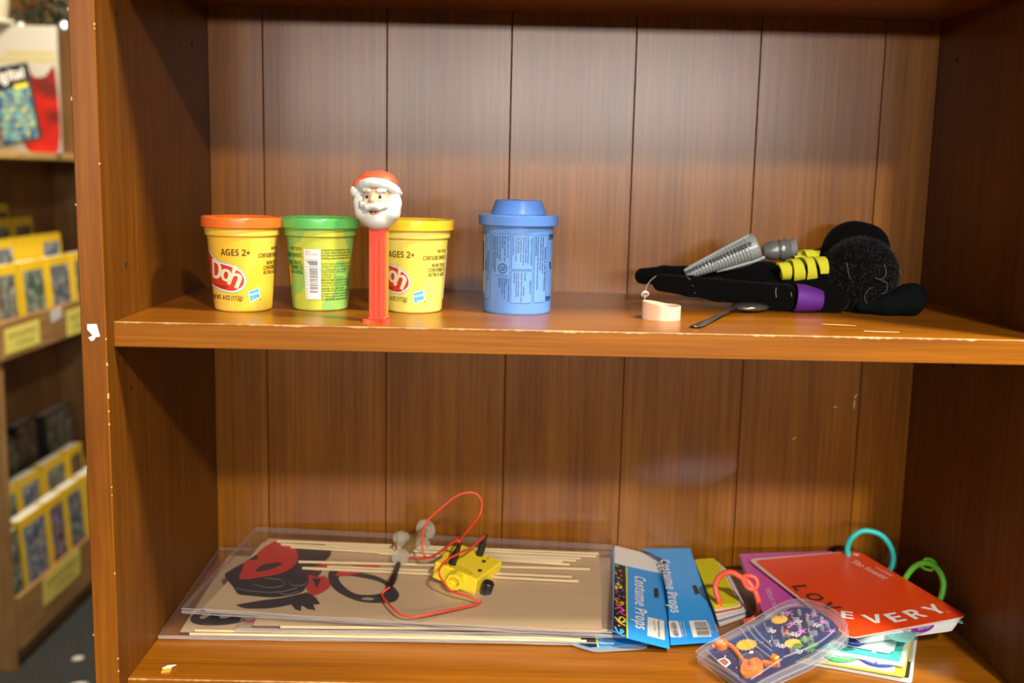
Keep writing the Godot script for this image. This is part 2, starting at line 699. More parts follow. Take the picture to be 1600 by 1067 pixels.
# ---- the room and the bookcase -------------------------------------------------------------------
func room() -> void:
	var carpet := mat(lin(0.05, 0.052, 0.055), 0.95)
	var img := Image.create(128, 128, false, Image.FORMAT_RGB8)
	var r := RandomNumberGenerator.new()
	r.seed = 5
	for y in 128:
		for x in 128:
			var k := r.randf_range(0.45, 1.0)
			img.set_pixel(x, y, Color(k, k, k))
	carpet.albedo_texture = ImageTexture.create_from_image(img)
	carpet.uv1_triplanar = true
	carpet.uv1_world_triplanar = true
	carpet.uv1_scale = Vector3(2.5, 2.5, 2.5)
	structure("floor", box_mesh(Vector3(-1.7, FLOOR - 0.1, -3.6), Vector3(3.3, FLOOR, 4.35)), carpet)
	structure("ceiling", box_mesh(Vector3(-1.7, CEIL, -3.6), Vector3(3.3, CEIL + 0.1, 4.35)), M.ceiling)
	structure("wall_left", box_mesh(Vector3(-1.7, FLOOR, -3.6), Vector3(-1.6, CEIL, 4.35)), M.room_wall)
	structure("wall_right", box_mesh(Vector3(3.2, FLOOR, -3.6), Vector3(3.3, CEIL, 4.35)), M.room_wall)
	structure("wall_back", box_mesh(Vector3(-1.6, FLOOR, -3.6), Vector3(3.2, CEIL, -3.5)), M.room_wall)
	structure("wall_front", box_mesh(Vector3(-1.6, FLOOR, 4.22), Vector3(3.2, CEIL, 4.32)), M.room_wall)
	# torn white scraps on the carpet
	var scraps := [[-0.98, -1.82, 0.03, "larger torn white paper scrap on the grey carpet"], [-1.05, -2.0, 0.018, "smaller pale paper scrap on the grey carpet beside the magazine case"]]
	for k in scraps:
		var o := Soup.new()
		o.prism(pv([-0.9 * k[2], -0.4 * k[2], 0.5 * k[2], -0.6 * k[2], k[2], 0.3 * k[2], 0.2 * k[2], 0.7 * k[2], -0.6 * k[2], 0.5 * k[2]]), 0.0005, 0.004)
		var p := part(self, "paper_scrap", o.mesh(0.0), M.white, at(k[0], FLOOR, k[1], 0.4))
		tag(p, k[3], "scrap")

func worn(parent: Node3D, y: float, z: float, s: int, share: float) -> void:
	# the rubbed front edge of a shelf: bare wood shows along the arris
	var o := Soup.new()
	var n := noise(s, 22.0, 3)
	var m := noise(s + 1, 130.0, 2)
	var cnt := 620
	var px := []
	for i in cnt + 1:
		var x := lerpf(XL + 0.001, XR - 0.001, float(i) / cnt)
		var k := clampf(share + n.get_noise_1d(x) * 0.8 + m.get_noise_1d(x) * 0.5, 0.04, 1.0)
		px.append([x, k])
	for i in cnt:
		var k: float = (px[i][1] + px[i + 1][1]) / 2.0
		var c := Color(0.34, 0.13, 0.03).lerp(Color(0.52, 0.36, 0.16), k)
		o.ink = c
		var wa: float = 0.0004 + 0.0011 * px[i][1] * px[i][1]
		var wb: float = 0.0004 + 0.0011 * px[i + 1][1] * px[i + 1][1]
		var x0: float = px[i][0]
		var x1: float = px[i + 1][0]
		var e := 0.00012
		o.quad(Vector3(x0, y + e, z - 0.0005), Vector3(x1, y + e, z - 0.0005), Vector3(x1, y + e, z - 0.0008 - wb * 0.5), Vector3(x0, y + e, z - 0.0008 - wa * 0.5))
		o.quad(Vector3(x0, y - 0.0005, z + e), Vector3(x1, y - 0.0005, z + e), Vector3(x1, y + e, z - 0.0005), Vector3(x0, y + e, z - 0.0005))
		o.quad(Vector3(x0, y - 0.0005 - wa, z + e), Vector3(x1, y - 0.0005 - wb, z + e), Vector3(x1, y - 0.0005, z + e), Vector3(x0, y - 0.0005, z + e))
	part(parent, "worn_edge", o.mesh(0.0), M.tint, Transform3D(), "pale worn front edge")

func bookcase() -> void:
	var t := thing("bookcase", "reddish brown wooden bookcase with a grooved board back and three visible shelves", "bookcase")
	var xs := [XL, 0.0, 0.128, 0.256, 0.384, 0.512, 0.64, XR]
	for i in 7:
		var g0: float = xs[i] + (0.0004 if i else 0.0)
		var g1: float = xs[i + 1] - (0.0004 if i < 6 else 0.0)
		part(t, "back_board", box_mesh(Vector3(g0, FLOOR + 0.05, -0.007), Vector3(g1, 0.8, 0.0), 0.0005, 1, 2.6, Vector2(i * 0.23, i * 0.31)), M.back)
	part(t, "back_panel", box_mesh(Vector3(XL, FLOOR + 0.05, -0.012), Vector3(XR, 0.8, -0.0072)), M.dark_gap)
	part(t, "side_panel", box_mesh(Vector3(XL - 0.0192, FLOOR, -0.012), Vector3(XL, 0.82, 0.3057), 0.0012, 1, 1.5, Vector2(0.1, 0.2)), M.side)
	part(t, "side_panel", box_mesh(Vector3(XR, FLOOR, -0.012), Vector3(XR + 0.0192, 0.82, 0.3057), 0.0012, 1, 1.5, Vector2(0.5, 0.7)), M.side)
	for x in [XL - 0.0192, XR]:  # added strips, same wood as the sides, coloured as lit
		part(t, "front_edge", box_mesh(Vector3(x - 0.0002, FLOOR, 0.3045), Vector3(x + 0.0194, 0.82, 0.3062), 0.001, 1, 1.5, Vector2(0.3, 0.2)), M.lit_edge_wood, Transform3D(), "front edge in a lit copy of the side wood")
	for q in [[0.6344, -0.1201, 0.5, 0.009], [0.6344, -0.1090, 0.1, 0.005], [0.6121, -0.1192, -0.9, 0.004], [0.5700, -0.1560, -0.4, 0.004]]:
		part(t, "scuff_mark", box_mesh(Vector3(-0.0003, 0, 0), Vector3(0.0003, q[3], 0.00015)), M.white, Transform3D(Basis(Vector3.BACK, q[2] - 0.5), Vector3(q[0], q[1], 0)))
	var s := part(t, "shelf", box_mesh(Vector3(XL, -0.0203, 0.0), Vector3(XR, 0.0, DEPTH), 0.0006, 0, 3.2, Vector2(0.0, 0.1)), M.shelf, Transform3D(), "middle shelf with a worn front edge")
	worn(s, 0.0, DEPTH, 21, 0.32)
	# two long pale scratches and a few nicks
	for q in [pv([0.529, -0.2162, 0.545, -0.2185, 0.5566, -0.2232, 0.5564, -0.2245, 0.543, -0.2215, 0.529, -0.2185]), pv([0.553, -0.2542, 0.566, -0.2555, 0.581, -0.2568, 0.5812, -0.2592, 0.566, -0.259, 0.552, -0.257])]:
		slab(s, "scratch", q, 0.00004, 0.00012, M.bare_wood)
	var l := part(t, "shelf", box_mesh(Vector3(XL, LOW - 0.0203, 0.0), Vector3(XR, LOW, 0.2875), 0.0006, 0, 3.2, Vector2(0.3, 0.6)), M.shelf, Transform3D(), "lower shelf under the packets and cards")
	worn(l, LOW, 0.2875, 45, 0.28)
	part(t, "shelf", box_mesh(Vector3(XL, 0.2862, 0.0), Vector3(XR, 0.3065, DEPTH), 0.0006, 0, 1.6, Vector2(0.7, 0.3)), M.shelf, Transform3D(), "upper shelf seen from below")
	part(t, "shelf", box_mesh(Vector3(XL, -0.66, 0.0), Vector3(XR, -0.64, DEPTH), 0.0006, 0, 1.6, Vector2(0.2, 0.3)), M.shelf)
	part(t, "shelf", box_mesh(Vector3(XL, FLOOR + 0.07, 0.0), Vector3(XR, FLOOR + 0.09, DEPTH), 0.0006, 0, 1.6, Vector2(0.2, 0.8)), M.shelf)
	for h in HOLES:
		var o := Soup.new()
		o.lathe([Vector2(0.0024, 0.0), Vector2(0.0024, 0.0003), Vector2(0.0, 0.0003)], 12)
		var left: bool = h[0] < 0.3
		part(t, "pin_hole", o.mesh(0.0), M.dark_gap, Transform3D(Basis(Vector3.BACK, -PI / 2 if left else PI / 2), Vector3(XL if left else XR, h[1], h[2])))
	# nicks down the front edges of the left side panel
	var nk := Soup.new()
	var r := RandomNumberGenerator.new()
	r.seed = 9
	for i in 22:
		var y := r.randf_range(-0.42, 0.3)
		var lx := XL if r.randf() < 0.6 else XL - 0.0192
		var len := r.randf_range(0.0005, 0.002) * (1.0 if r.randf() < 0.85 else 2.5)
		var w := r.randf_range(0.0003, 0.0006)
		nk.box(Vector3(lx - w, y, 0.3062 - 0.0009), Vector3(lx + w, y + len, 0.3062 - 0.0001))
	part(t, "worn_edge", nk.mesh(0.0), M.bare_wood, Transform3D(), "pale nicks on the side panel's edges")
	# the torn tape stuck to the left side panel, and a chip of coloured paper on the lower shelf
	var tp := Soup.new()
	tp.prism(pv([-0.0703, -0.0001, -0.063, 0.0001, -0.0607, -0.0098, -0.0643, -0.0105, -0.0655, -0.0128, -0.0678, -0.0136, -0.0700, -0.0108, -0.0664, -0.0090, -0.0705, -0.0044]), 0.0, 0.0004)
	var tape := part(self, "torn_tape", tp.mesh(0.0), mat(lin(0.8, 0.8, 0.86), 0.25), Transform3D(Basis(Vector3.RIGHT, PI / 2), Vector3(0, 0, 0.3062)))
	tag(tape, "torn piece of white tape stuck on the bookcase's left side panel", "tape")
	var ch := thing("paper_chip", "tiny torn orange and white paper chip on the lower shelf's front left", "scrap", at(-0.0285, LOW, 0.2725, 0.35))
	var c1 := Soup.new()
	c1.prism(pv([-0.004, -0.003, 0.003, -0.004, 0.005, 0.002, -0.002, 0.003]), 0.0002, 0.0014)
	part(ch, "orange_side", c1.mesh(0.0), mat(lin(0.85, 0.36, 0.03), 0.5))
	var c2 := Soup.new()
	c2.prism(pv([-0.003, 0.003, 0.004, 0.002, 0.009, 0.006, 0.002, 0.007]), 0.0014, 0.002)
	part(ch, "white_side", c2.mesh(0.0), M.paper)

const HOLES := [[-0.0563, 0.2406, 0.0555], [-0.0563, 0.0426, 0.2566], [-0.0563, -0.0603, 0.2544], [-0.0563, 0.2403, 0.259], [0.6958, 0.2425, 0.0472], [0.6958, -0.0543, 0.1007]]

# ---- tubs of modelling clay ------------------------------------------------------------------------
func tub_r(h: float) -> float:
	return lerpf(0.0247, 0.0298, clampf(h / 0.0645, 0.0, 1.0))

func tub(called: String, label: String, pos: Vector3, rot: float, body: Material, lid: Material) -> Node3D:
	var cam := Vector3(0.2555, 0.0, 1.1329)
	var t := thing(called, label, "tub", at(pos.x, pos.y, pos.z, atan2(cam.x - pos.x, cam.z - pos.z)), "small tubs of modelling clay")
	part(t, "tub_body", lathe_mesh([Vector2(0, 0.0008), Vector2(0.0205, 0.0008), Vector2(0.0212, 0.0), Vector2(0.0228, 0.0), Vector2(0.0240, 0.0007), Vector2(0.0247, 0.0022), Vector2(0.0298, 0.0645), Vector2(0.0310, 0.0650), Vector2(0.0317, 0.0658), Vector2(0.0320, 0.0724), Vector2(0.031, 0.0735), Vector2(0.0, 0.0735)], 72), body)
	part(t, "lid", lathe_mesh([Vector2(0.0318, 0.0721), Vector2(0.0345, 0.0721), Vector2(0.0350, 0.0727), Vector2(0.0352, 0.0796), Vector2(0.0347, 0.0808), Vector2(0.0335, 0.0813), Vector2(0.0325, 0.0811), Vector2(0.0318, 0.0802), Vector2(0.0312, 0.0788), Vector2(0.0230, 0.0784), Vector2(0.0222, 0.0799), Vector2(0.0212, 0.0803), Vector2(0.0200, 0.0800), Vector2(0.0192, 0.0784), Vector2(0.0, 0.0784)], 72), lid)
	return t

func tub_print(t: Node3D, rot: float, logo: bool, back: bool, dark: Color) -> void:
	var put := func(u: float, h: float, off: float) -> Vector3:
		var a := u / 0.028 + rot
		var r := tub_r(h) + off
		return Vector3(sin(a) * r, h, cos(a) * r)
	var words := Soup.new()
	var line := func(o: Soup, s: String, u0: float, u1: float, h0: float, h1: float, off := 0.00022, f: Font = null, lean := 0.0) -> void:
		o.text(s, f if f else font_bold, func(q: Vector2) -> Vector3:
			return put.call(lerpf(u0, u1, q.x), lerpf(h0, h1, q.y) + lean * q.x, off), 20)
	line.call(words, "AGES 2+", -0.0188, 0.0059, 0.0489, 0.0545)
	line.call(words, "NOTICE:", 0.0275, 0.0408, 0.0533, 0.0560)
	line.call(words, "CONTAINS WHEAT.", 0.0133, 0.0408, 0.0470, 0.0508)
	line.call(words, "NON-TOXIC.", 0.0221, 0.0408, 0.0408, 0.0440)
	line.call(words, "CONFORMS TO", 0.0186, 0.0408, 0.0366, 0.0400)
	line.call(words, "ASTM D-4236.", 0.0186, 0.0408, 0.0324, 0.0358)
	line.call(words, "NET WT. 4 OZ (112g)", -0.036, -0.0006, 0.0093, 0.0146)
	var disc := PackedVector2Array()
	for i in 10:
		disc.append(Vector2(0.0165 + 0.0006 * cos(TAU * i / 10), 0.0107 + 0.0006 * sin(TAU * i / 10)))
	words.sheet(disc, func(p: Vector2) -> Vector3: return put.call(p.x, p.y, 0.0002), 0.003)
	part(t, "lettering", words.mesh(0.0), mat(dark, 0.4))
	if logo:
		var half := [[-0.042, 0.0535], [-0.036, 0.0525], [-0.030, 0.0490], [-0.024, 0.0445], [-0.018, 0.0430], [-0.011, 0.0418], [-0.005, 0.0390], [0.0005, 0.0345], [0.0028, 0.0290], [0.0018, 0.0232], [-0.003, 0.0188], [-0.010, 0.0168], [-0.020, 0.0178], [-0.031, 0.0205], [-0.042, 0.0218]]
		var shape := PackedVector2Array()
		for p in half:
			shape.append(Vector2(p[0], p[1]))
		for i in range(half.size() - 2, 0, -1):
			shape.append(Vector2(-0.084 - half[i][0], half[i][1] - 0.002))
		shape = smooth2(shape, 4)
		var k := 0
		for ring in [[0.0, lin(0.2, 0.55, 0.65)], [0.0007, lin(0.85, 0.85, 0.8)], [0.0019, lin(0.62, 0.045, 0.015)]]:
			var polys: Array = [shape]
			if ring[0] > 0.0:
				polys = Geometry2D.offset_polygon(shape, -ring[0])
			var o := Soup.new()
			for poly in polys:
				o.sheet(poly, func(p: Vector2) -> Vector3: return put.call(p.x, p.y, 0.00012 + 0.00006 * k), 0.0035)
			part(t, ["logo_outline", "logo_border", "logo_badge"][k], o.mesh(0.0), mat(ring[1], 0.4))
			k += 1
		var ls := Soup.new()
		# letter, centre u, centre height, width, height, turn
		for L in [["P", -0.0755, 0.0290, 0.0105, 0.0165, 0.12], ["l", -0.0660, 0.0315, 0.0042, 0.0175, 0.08], ["a", -0.0575, 0.0305, 0.0095, 0.0105, 0.0], ["y", -0.0475, 0.0320, 0.0115, 0.0150, 0.0], ["-", -0.0365, 0.0335, 0.0080, 0.0026, 0.0], ["D", -0.0256, 0.0364, 0.0130, 0.0165, -0.12], ["o", -0.0150, 0.0320, 0.0108, 0.0108, -0.2], ["h", -0.0062, 0.0305, 0.0110, 0.0172, -0.42]]:
			ls.text(L[0], font_bold, func(q: Vector2) -> Vector3:
				var d := Vector2((q.x - 0.5) * L[3], (q.y - 0.5) * L[4]).rotated(L[5])
				return put.call(L[1] + d.x, L[2] + d.y, 0.00036), 48)
		part(t, "logo_lettering", ls.mesh(0.0), mat(lin(0.8, 0.74, 0.55), 0.4))
		var small := Soup.new()
		line.call(small, "MODELING COMPOUND", -0.031, -0.0155, 0.0218, 0.0240, 0.00034, null, -0.0016)
		part(t, "logo_lettering", small.mesh(0.0), mat(lin(0.25, 0.02, 0.01), 0.4))
		var sq := PackedVector2Array([Vector2(0.0041, 0.0184), Vector2(0.0148, 0.0216), Vector2(0.0166, 0.0124), Vector2(0.0061, 0.0086)])
		var o1 := Soup.new()
		o1.sheet(sq, func(p: Vector2) -> Vector3: return put.call(p.x, p.y, 0.00012), 0.003)
		part(t, "emblem_border", o1.mesh(0.0), mat(lin(0.75, 0.8, 0.78), 0.4))
		var o2 := Soup.new()
		o2.sheet(Geometry2D.offset_polygon(sq, -0.0008)[0], func(p: Vector2) -> Vector3: return put.call(p.x, p.y, 0.0002), 0.003)
		part(t, "emblem", o2.mesh(0.0), mat(lin(0.09, 0.42, 0.62), 0.4))
		var o3 := Soup.new()
		line.call(o3, "Hasbro", 0.0058, 0.0148, 0.0142, 0.0166, 0.0003, null, 0.0018)
		for i in 10:
			var a0 := PI + 0.35 + (PI - 0.7) * i / 10
			var a1 := PI + 0.35 + (PI - 0.7) * (i + 1) / 10
			var c := Vector2(0.0107, 0.0136)
			o3.sheet(PackedVector2Array([c + Vector2(cos(a0), sin(a0)) * 0.0022, c + Vector2(cos(a1), sin(a1)) * 0.0022, c + Vector2(cos(a1), sin(a1)) * 0.0027, c + Vector2(cos(a0), sin(a0)) * 0.0027]), func(p: Vector2) -> Vector3: return put.call(p.x, p.y, 0.0003))
		part(t, "emblem_lettering", o3.mesh(0.0), mat(lin(0.65, 0.78, 0.78), 0.4))
	# the white sticker with the bar code
	var st := Soup.new()
	st.sheet(PackedVector2Array([Vector2(0.0423, 0.0108), Vector2(0.0569, 0.0108), Vector2(0.0569, 0.0545), Vector2(0.0423, 0.0545)]), func(p: Vector2) -> Vector3: return put.call(p.x, p.y, 0.0003), 0.003)
	part(t, "barcode_label", st.mesh(0.0), mat(lin(0.8, 0.8, 0.78), 0.4))
	if back:
		var bars := Soup.new()
		var r := RandomNumberGenerator.new()
		r.seed = 42
		var h := 0.0455
		while h > 0.0165:
			var w := r.randf_range(0.00025, 0.0009)
			var long := h > 0.0435 or h < 0.0175
			var u0 := 0.0455 if long else 0.0470
			bars.sheet(PackedVector2Array([Vector2(u0, h - w), Vector2(0.0545, h - w), Vector2(0.0545, h), Vector2(u0, h)]), func(p: Vector2) -> Vector3: return put.call(p.x, p.y, 0.00042), 0.004)
			h -= w + r.randf_range(0.0003, 0.0012)
		line.call(bars, "B5517", 0.0440, 0.0495, 0.0517, 0.0531, 0.0004, font_plain)
		line.call(bars, "56178 AS007", 0.0440, 0.0550, 0.0494, 0.0510, 0.0004, font_plain)
		var dg := ["6", "", "3", "0", "5", "0", "9", "4", "2", "1", "7", "2", "5"]
		for i in dg.size():
			if dg[i]:
				var hc := 0.0455 - 0.0027 * i
				bars.text(dg[i], font_plain, func(q: Vector2) -> Vector3: return put.call(0.0435 + q.y * 0.0015, hc - q.x * 0.0012, 0.0004), 12)
		part(t, "barcode", bars.mesh(0.0), mat(lin(0.05, 0.07, 0.08), 0.5))
		var tx := Soup.new()
		var rows := ["Compound not intended to be eaten.", "To clean, allow to dry, then vacuum.", "PLAY-DOH and the PLAY-DOH logo and", "modeling compound product names are", "", "© 2015 Hasbro, Pawtucket, RI 02861", "All Rights Reserved. TM & ® denote", "U.S. Trademarks. U.S. Patents D172", "HASBRO CANADA, LONGUEUIL, QC", "CANADA J4G 1G2.", "QUESTIONS? 1-800-255-5516", "MADE IN CHINA. FABRIQUE EN CHINE.", "Distributed in Australia by Hasbro Ltd", "Level 2, 37-41 Oxford Street, Epping,", "Australia. TEL 1300 138 697", "Distributed in New Zealand by Hasbro", "(a branch of Hasbro Australia Ltd),", "221 Albany Highway, Auckland. Box 100", "TEL 0508 828 200. www.hasbro.co.nz"]
		for i in rows.size():
			if rows[i]:
				var top := 0.0548 - 0.00238 * i
				line.call(tx, rows[i], 0.0574, 0.0574 + 0.00088 * rows[i].length(), top - 0.0021, top, 0.0002, font_bold if i < 4 or i > 10 else font_plain)
		part(t, "lettering", tx.mesh(0.0), mat(lin(0.03, 0.12, 0.01), 0.4), Transform3D(), "small dark green lines of print")

func clay_tubs() -> void:
	var lid_o := mat(lin(0.85, 0.17, 0.025), 0.22)
	var lid_g := mat(lin(0.11, 0.5, 0.12), 0.22)
	var lid_y := mat(lin(0.85, 0.58, 0.03), 0.22)
	for m in [lid_o, lid_g, lid_y]:
		m.clearcoat_enabled = true
		m.clearcoat = 0.5
		m.clearcoat_roughness = 0.08
	var t := tub("clay_tub", "yellow clay tub with an orange lid, leftmost on the middle shelf", Vector3(0.0242, 0, 0.1956), 0.0, clay_skin(3, lin(0.88, 0.60, 0.085), lin(0.87, 0.55, 0.05)), lid_o)
	tub_print(t, 0.0, true, false, lin(0.09, 0.04, 0.005))
	t = tub("clay_tub", "green and yellow streaked clay tub with a green lid and barcode", Vector3(0.0890, 0, 0.1784), 0.0, clay_skin(4, lin(0.52, 0.60, 0.08), lin(0.26, 0.52, 0.12)), lid_g)
	tub_print(t, -2.02, false, true, lin(0.03, 0.12, 0.01))
	var o := Soup.new()
	o.sheet(PackedVector2Array([Vector2(0.0, 0.0225), Vector2(0.005, 0.0225), Vector2(0.005, 0.0395), Vector2(0.0, 0.0395)]), func(p: Vector2) -> Vector3: return Vector3(sin(-1.3 + p.x / 0.028) * (tub_r(p.y) + 0.0003), p.y, cos(-1.3 + p.x / 0.028) * (tub_r(p.y) + 0.0003)), 0.002)
	part(t, "price_sticker", o.mesh(0.0), mat(lin(0.85, 0.4, 0.02), 0.4))
	t = tub("clay_tub", "all yellow clay tub with a yellow lid behind the candy dispenser", Vector3(0.1730, 0, 0.1800), 0.0, clay_skin(6, lin(0.84, 0.76, 0.17), lin(0.84, 0.72, 0.12)), lid_y)
	tub_print(t, -0.21, true, false, lin(0.13, 0.11, 0.004))

func clay_skin(s: int, a: Color, b: Color) -> StandardMaterial3D:
	# thin plastic over clay in two tones, in broad curling patches
	var img := Image.create(192, 96, false, Image.FORMAT_RGB8)
	var n := noise(s, 0.016, 2)
	for y in 96:
		for x in 192:
			var ang := TAU * x / 192.0
			var k := smoothstep(-0.06, 0.06, n.get_noise_3d(cos(ang) * 40.0, sin(ang) * 40.0, y * 1.1))
			img.set_pixel(x, y, a.lerp(b, k))
	var m := mat(Color.WHITE, 0.28)
	m.albedo_texture = ImageTexture.create_from_image(img)
	m.uv1_scale = Vector3(1, 12.5, 1)
	m.subsurf_scatter_enabled = true
	m.subsurf_scatter_strength = 0.12
	return m

func blue_tub() -> void:
	var c := Vector3(0.2651, 0, 0.1697)
	var t := thing("clay_tub", "light blue dough tub with a raised tapered lid, printed sideways", "tub", at(c.x, 0, c.z, atan2(0.2555 - c.x, 1.1329 - c.z)))
	var body := mat(lin(0.13, 0.31, 0.78), 0.3)
	var lid := mat(lin(0.12, 0.29, 0.80), 0.25)
	part(t, "tub_body", lathe_mesh([Vector2(0, 0.0006), Vector2(0.0278, 0.0006), Vector2(0.0283, 0.0), Vector2(0.0298, 0.0), Vector2(0.0304, 0.0006), Vector2(0.0307, 0.002), Vector2(0.0315, 0.079), Vector2(0.0, 0.079)], 72), body)
	part(t, "lid", lathe_mesh([Vector2(0.0316, 0.0775), Vector2(0.0350, 0.0775), Vector2(0.0357, 0.0782), Vector2(0.0360, 0.0858), Vector2(0.0352, 0.0868), Vector2(0.0330, 0.0872), Vector2(0.0262, 0.0872), Vector2(0.0250, 0.0880), Vector2(0.0212, 0.0985), Vector2(0.0203, 0.0996), Vector2(0.0188, 0.1), Vector2(0.0, 0.1)], 72), lid)
	# print: x and y in pixels of a drawing 925 wide; r = 382 of them from the axis to the rim
	var put := func(x: float, y: float, off: float) -> Vector3:
		var a := asin(clampf((x - 457.0) / 382.0, -0.999, 0.999))
		var h := (492.0 - (350.0 + y / 7.115)) * 0.00057
		var r := lerpf(0.0307, 0.0315, h / 0.079) + off
		return Vector3(sin(a) * r, h, cos(a) * r)
	var paper := Soup.new()
	var inkl := Soup.new()
	var sheet_at := func(o: Soup, poly: PackedVector2Array, off: float) -> void:
		var q := PackedVector2Array()
		for p in poly:
			q.append(Vector2(p.x, -p.y))
		o.sheet(q, func(p: Vector2) -> Vector3: return put.call(p.x, -p.y, off), 24.0)
	var rect := func(o: Soup, x0: float, y0: float, x1: float, y1: float, off: float) -> void:
		sheet_at.call(o, PackedVector2Array([Vector2(x0, y0), Vector2(x1, y0), Vector2(x1, y1), Vector2(x0, y1)]), off)
	var down := func(o: Soup, s: String, x: float, y0: float, y1: float, w: float, f: Font) -> void:
		# a line that reads downwards, its capitals pointing right
		o.text(s, f, func(q: Vector2) -> Vector3: return put.call(x - w / 2 + q.y * w, y0 + (y1 - y0) * q.x, 0.0003), 14)
	var panel := mat(lin(0.155, 0.35, 0.80), 0.35)
	var P := Soup.new()
	for b in [[637, 133, 770, 876], [393, 130, 620, 508], [390, 522, 618, 878], [182, 125, 376, 580], [84, 122, 163, 855]]:
		sheet_at.call(P, rounded(Vector2(b[0], b[1]), Vector2(b[2], b[3]), 14.0), 0.00012)
		for e in [[b[0], b[1] + 8, b[0] + 3, b[3] - 8], [b[2] - 3, b[1] + 8, b[2], b[3] - 8], [b[0] + 8, b[1], b[2] - 8, b[1] + 4], [b[0] + 8, b[3] - 4, b[2] - 8, b[3]]]:
			rect.call(inkl, e[0], e[1], e[2], e[3], 0.0003)
	part(t, "label_panel", P.mesh(0.0), panel)
	part(t, "panel_outline", inkl.mesh(0.0), mat(lin(0.03, 0.13, 0.28), 0.5))
	var words := Soup.new()
	for L in [["WARNING & CARE INFORMATION", 750, 265, 745, 15], ["QUALITY GUARANTEE", 600, 170, 460, 16], ["ABOUT US", 598, 630, 770, 16], ["Crayola", 540, 538, 632, 20]]:
		down.call(words, L[0], L[1], L[2], L[3], L[4], font_bold)
	for L in [["Contains wheat. Dough may stick to some surfaces.", 724, 150, 558], ["Test on a hidden spot first. Let dry, then brush.", 700, 150, 520], ["For cleaning, remove excess dough. Wash with warm soapy water and rinse.", 672, 150, 735], ["Keep lid tightly closed.", 652, 150, 360],
			["For quality guarantee information,", 566, 150, 445], ["if you are not fully satisfied", 541, 150, 430], ["with this product, send it back", 516, 150, 465], ["to Consumer Affairs, Easton, PA", 489, 150, 425], ["Call 1-800-CRAYOLA", 464, 150, 330], ["or visit our web page for answers", 438, 150, 420], ["to questions about us.", 410, 150, 352],
			["a company that believes in", 528, 690, 800], ["colorful ideas for every child", 503, 540, 860], ["Crayola, Serpentine Design", 470, 540, 805], ["are registered trademarks of the", 447, 540, 812], ["Crayola family of brands", 424, 540, 655],
			["Made in Mexico of parts", 352, 150, 382], ["AP Seal: safe for use", 322, 150, 425], ["and approved", 295, 150, 280], ["by artists and the children", 268, 150, 415], ["non-toxic and tested", 243, 150, 390], ["conforms to the art materials", 219, 150, 552], ["standard ASTM D-4236, first practice", 199, 150, 520],
			["Easton, Pennsylvania 18044-0431", 366, 610, 860], ["Dough 5 oz", 340, 610, 680], ["(c) Crayola, made in USA", 322, 610, 840], ["Dist. by Crayola", 298, 610, 780], ["Reorder 57", 270, 610, 710], ["Model of dough and colour", 140, 325, 650], ["blue tub", 118, 425, 545]]:
		down.call(words, L[0], L[1], L[2], L[3], 19, font_bold)
	# the seal, the zigzag squares and the bird-like mark at the right
	for i in 28:
		var a0 := TAU * i / 28
		var a1 := TAU * (i + 1) / 28
		for rr in [[43.0, 50.0], [36.0, 38.0]]:
			sheet_at.call(words, PackedVector2Array([Vector2(300 + rr[0] * cos(a0), 503 + 1.12 * rr[0] * sin(a0)), Vector2(300 + rr[1] * cos(a0), 503 + 1.12 * rr[1] * sin(a0)), Vector2(300 + rr[1] * cos(a1), 503 + 1.12 * rr[1] * sin(a1)), Vector2(300 + rr[0] * cos(a1), 503 + 1.12 * rr[0] * sin(a1))]), 0.0003)
	words.text("AP", font_serif, func(q: Vector2) -> Vector3: return put.call(274 + q.x * 54, 527 - q.y * 48, 0.0003), 20)
	for z in [[785.0, 130.0, 838.0, 184.0], [770.0, 815.0, 826.0, 864.0]]:
		rect.call(words, z[0], z[1], z[2], z[1] + 10, 0.0003)
		rect.call(words, z[0], z[3] - 9, z[2], z[3], 0.0003)
		for i in 3:
			var x0: float = lerpf(z[0], z[2], i / 3.0)
			var x1: float = lerpf(z[0], z[2], (i + 0.7) / 3.0)
			sheet_at.call(words, PackedVector2Array([Vector2(x0, z[1] + 10), Vector2(x1, z[1] + 10), Vector2(x1 + 5, z[3] - 9), Vector2(x0 + 4, z[3] - 20)]), 0.0003)
	for e in [[806, 432, 816, 500], [800, 494, 832, 500], [812, 506, 830, 512], [800, 440, 806, 470]]:
		rect.call(words, e[0], e[1], e[2], e[3], 0.0003)
	rect.call(words, 80, 225, 92, 560, 0.0004)
	part(t, "lettering", words.mesh(0.0), mat(lin(0.015, 0.05, 0.12), 0.5))
	var w := Soup.new()
	rect.call(w, 78, 148, 104, 795, 0.0002)
	part(t, "barcode_label", w.mesh(0.0), mat(lin(0.55, 0.68, 0.85), 0.4))

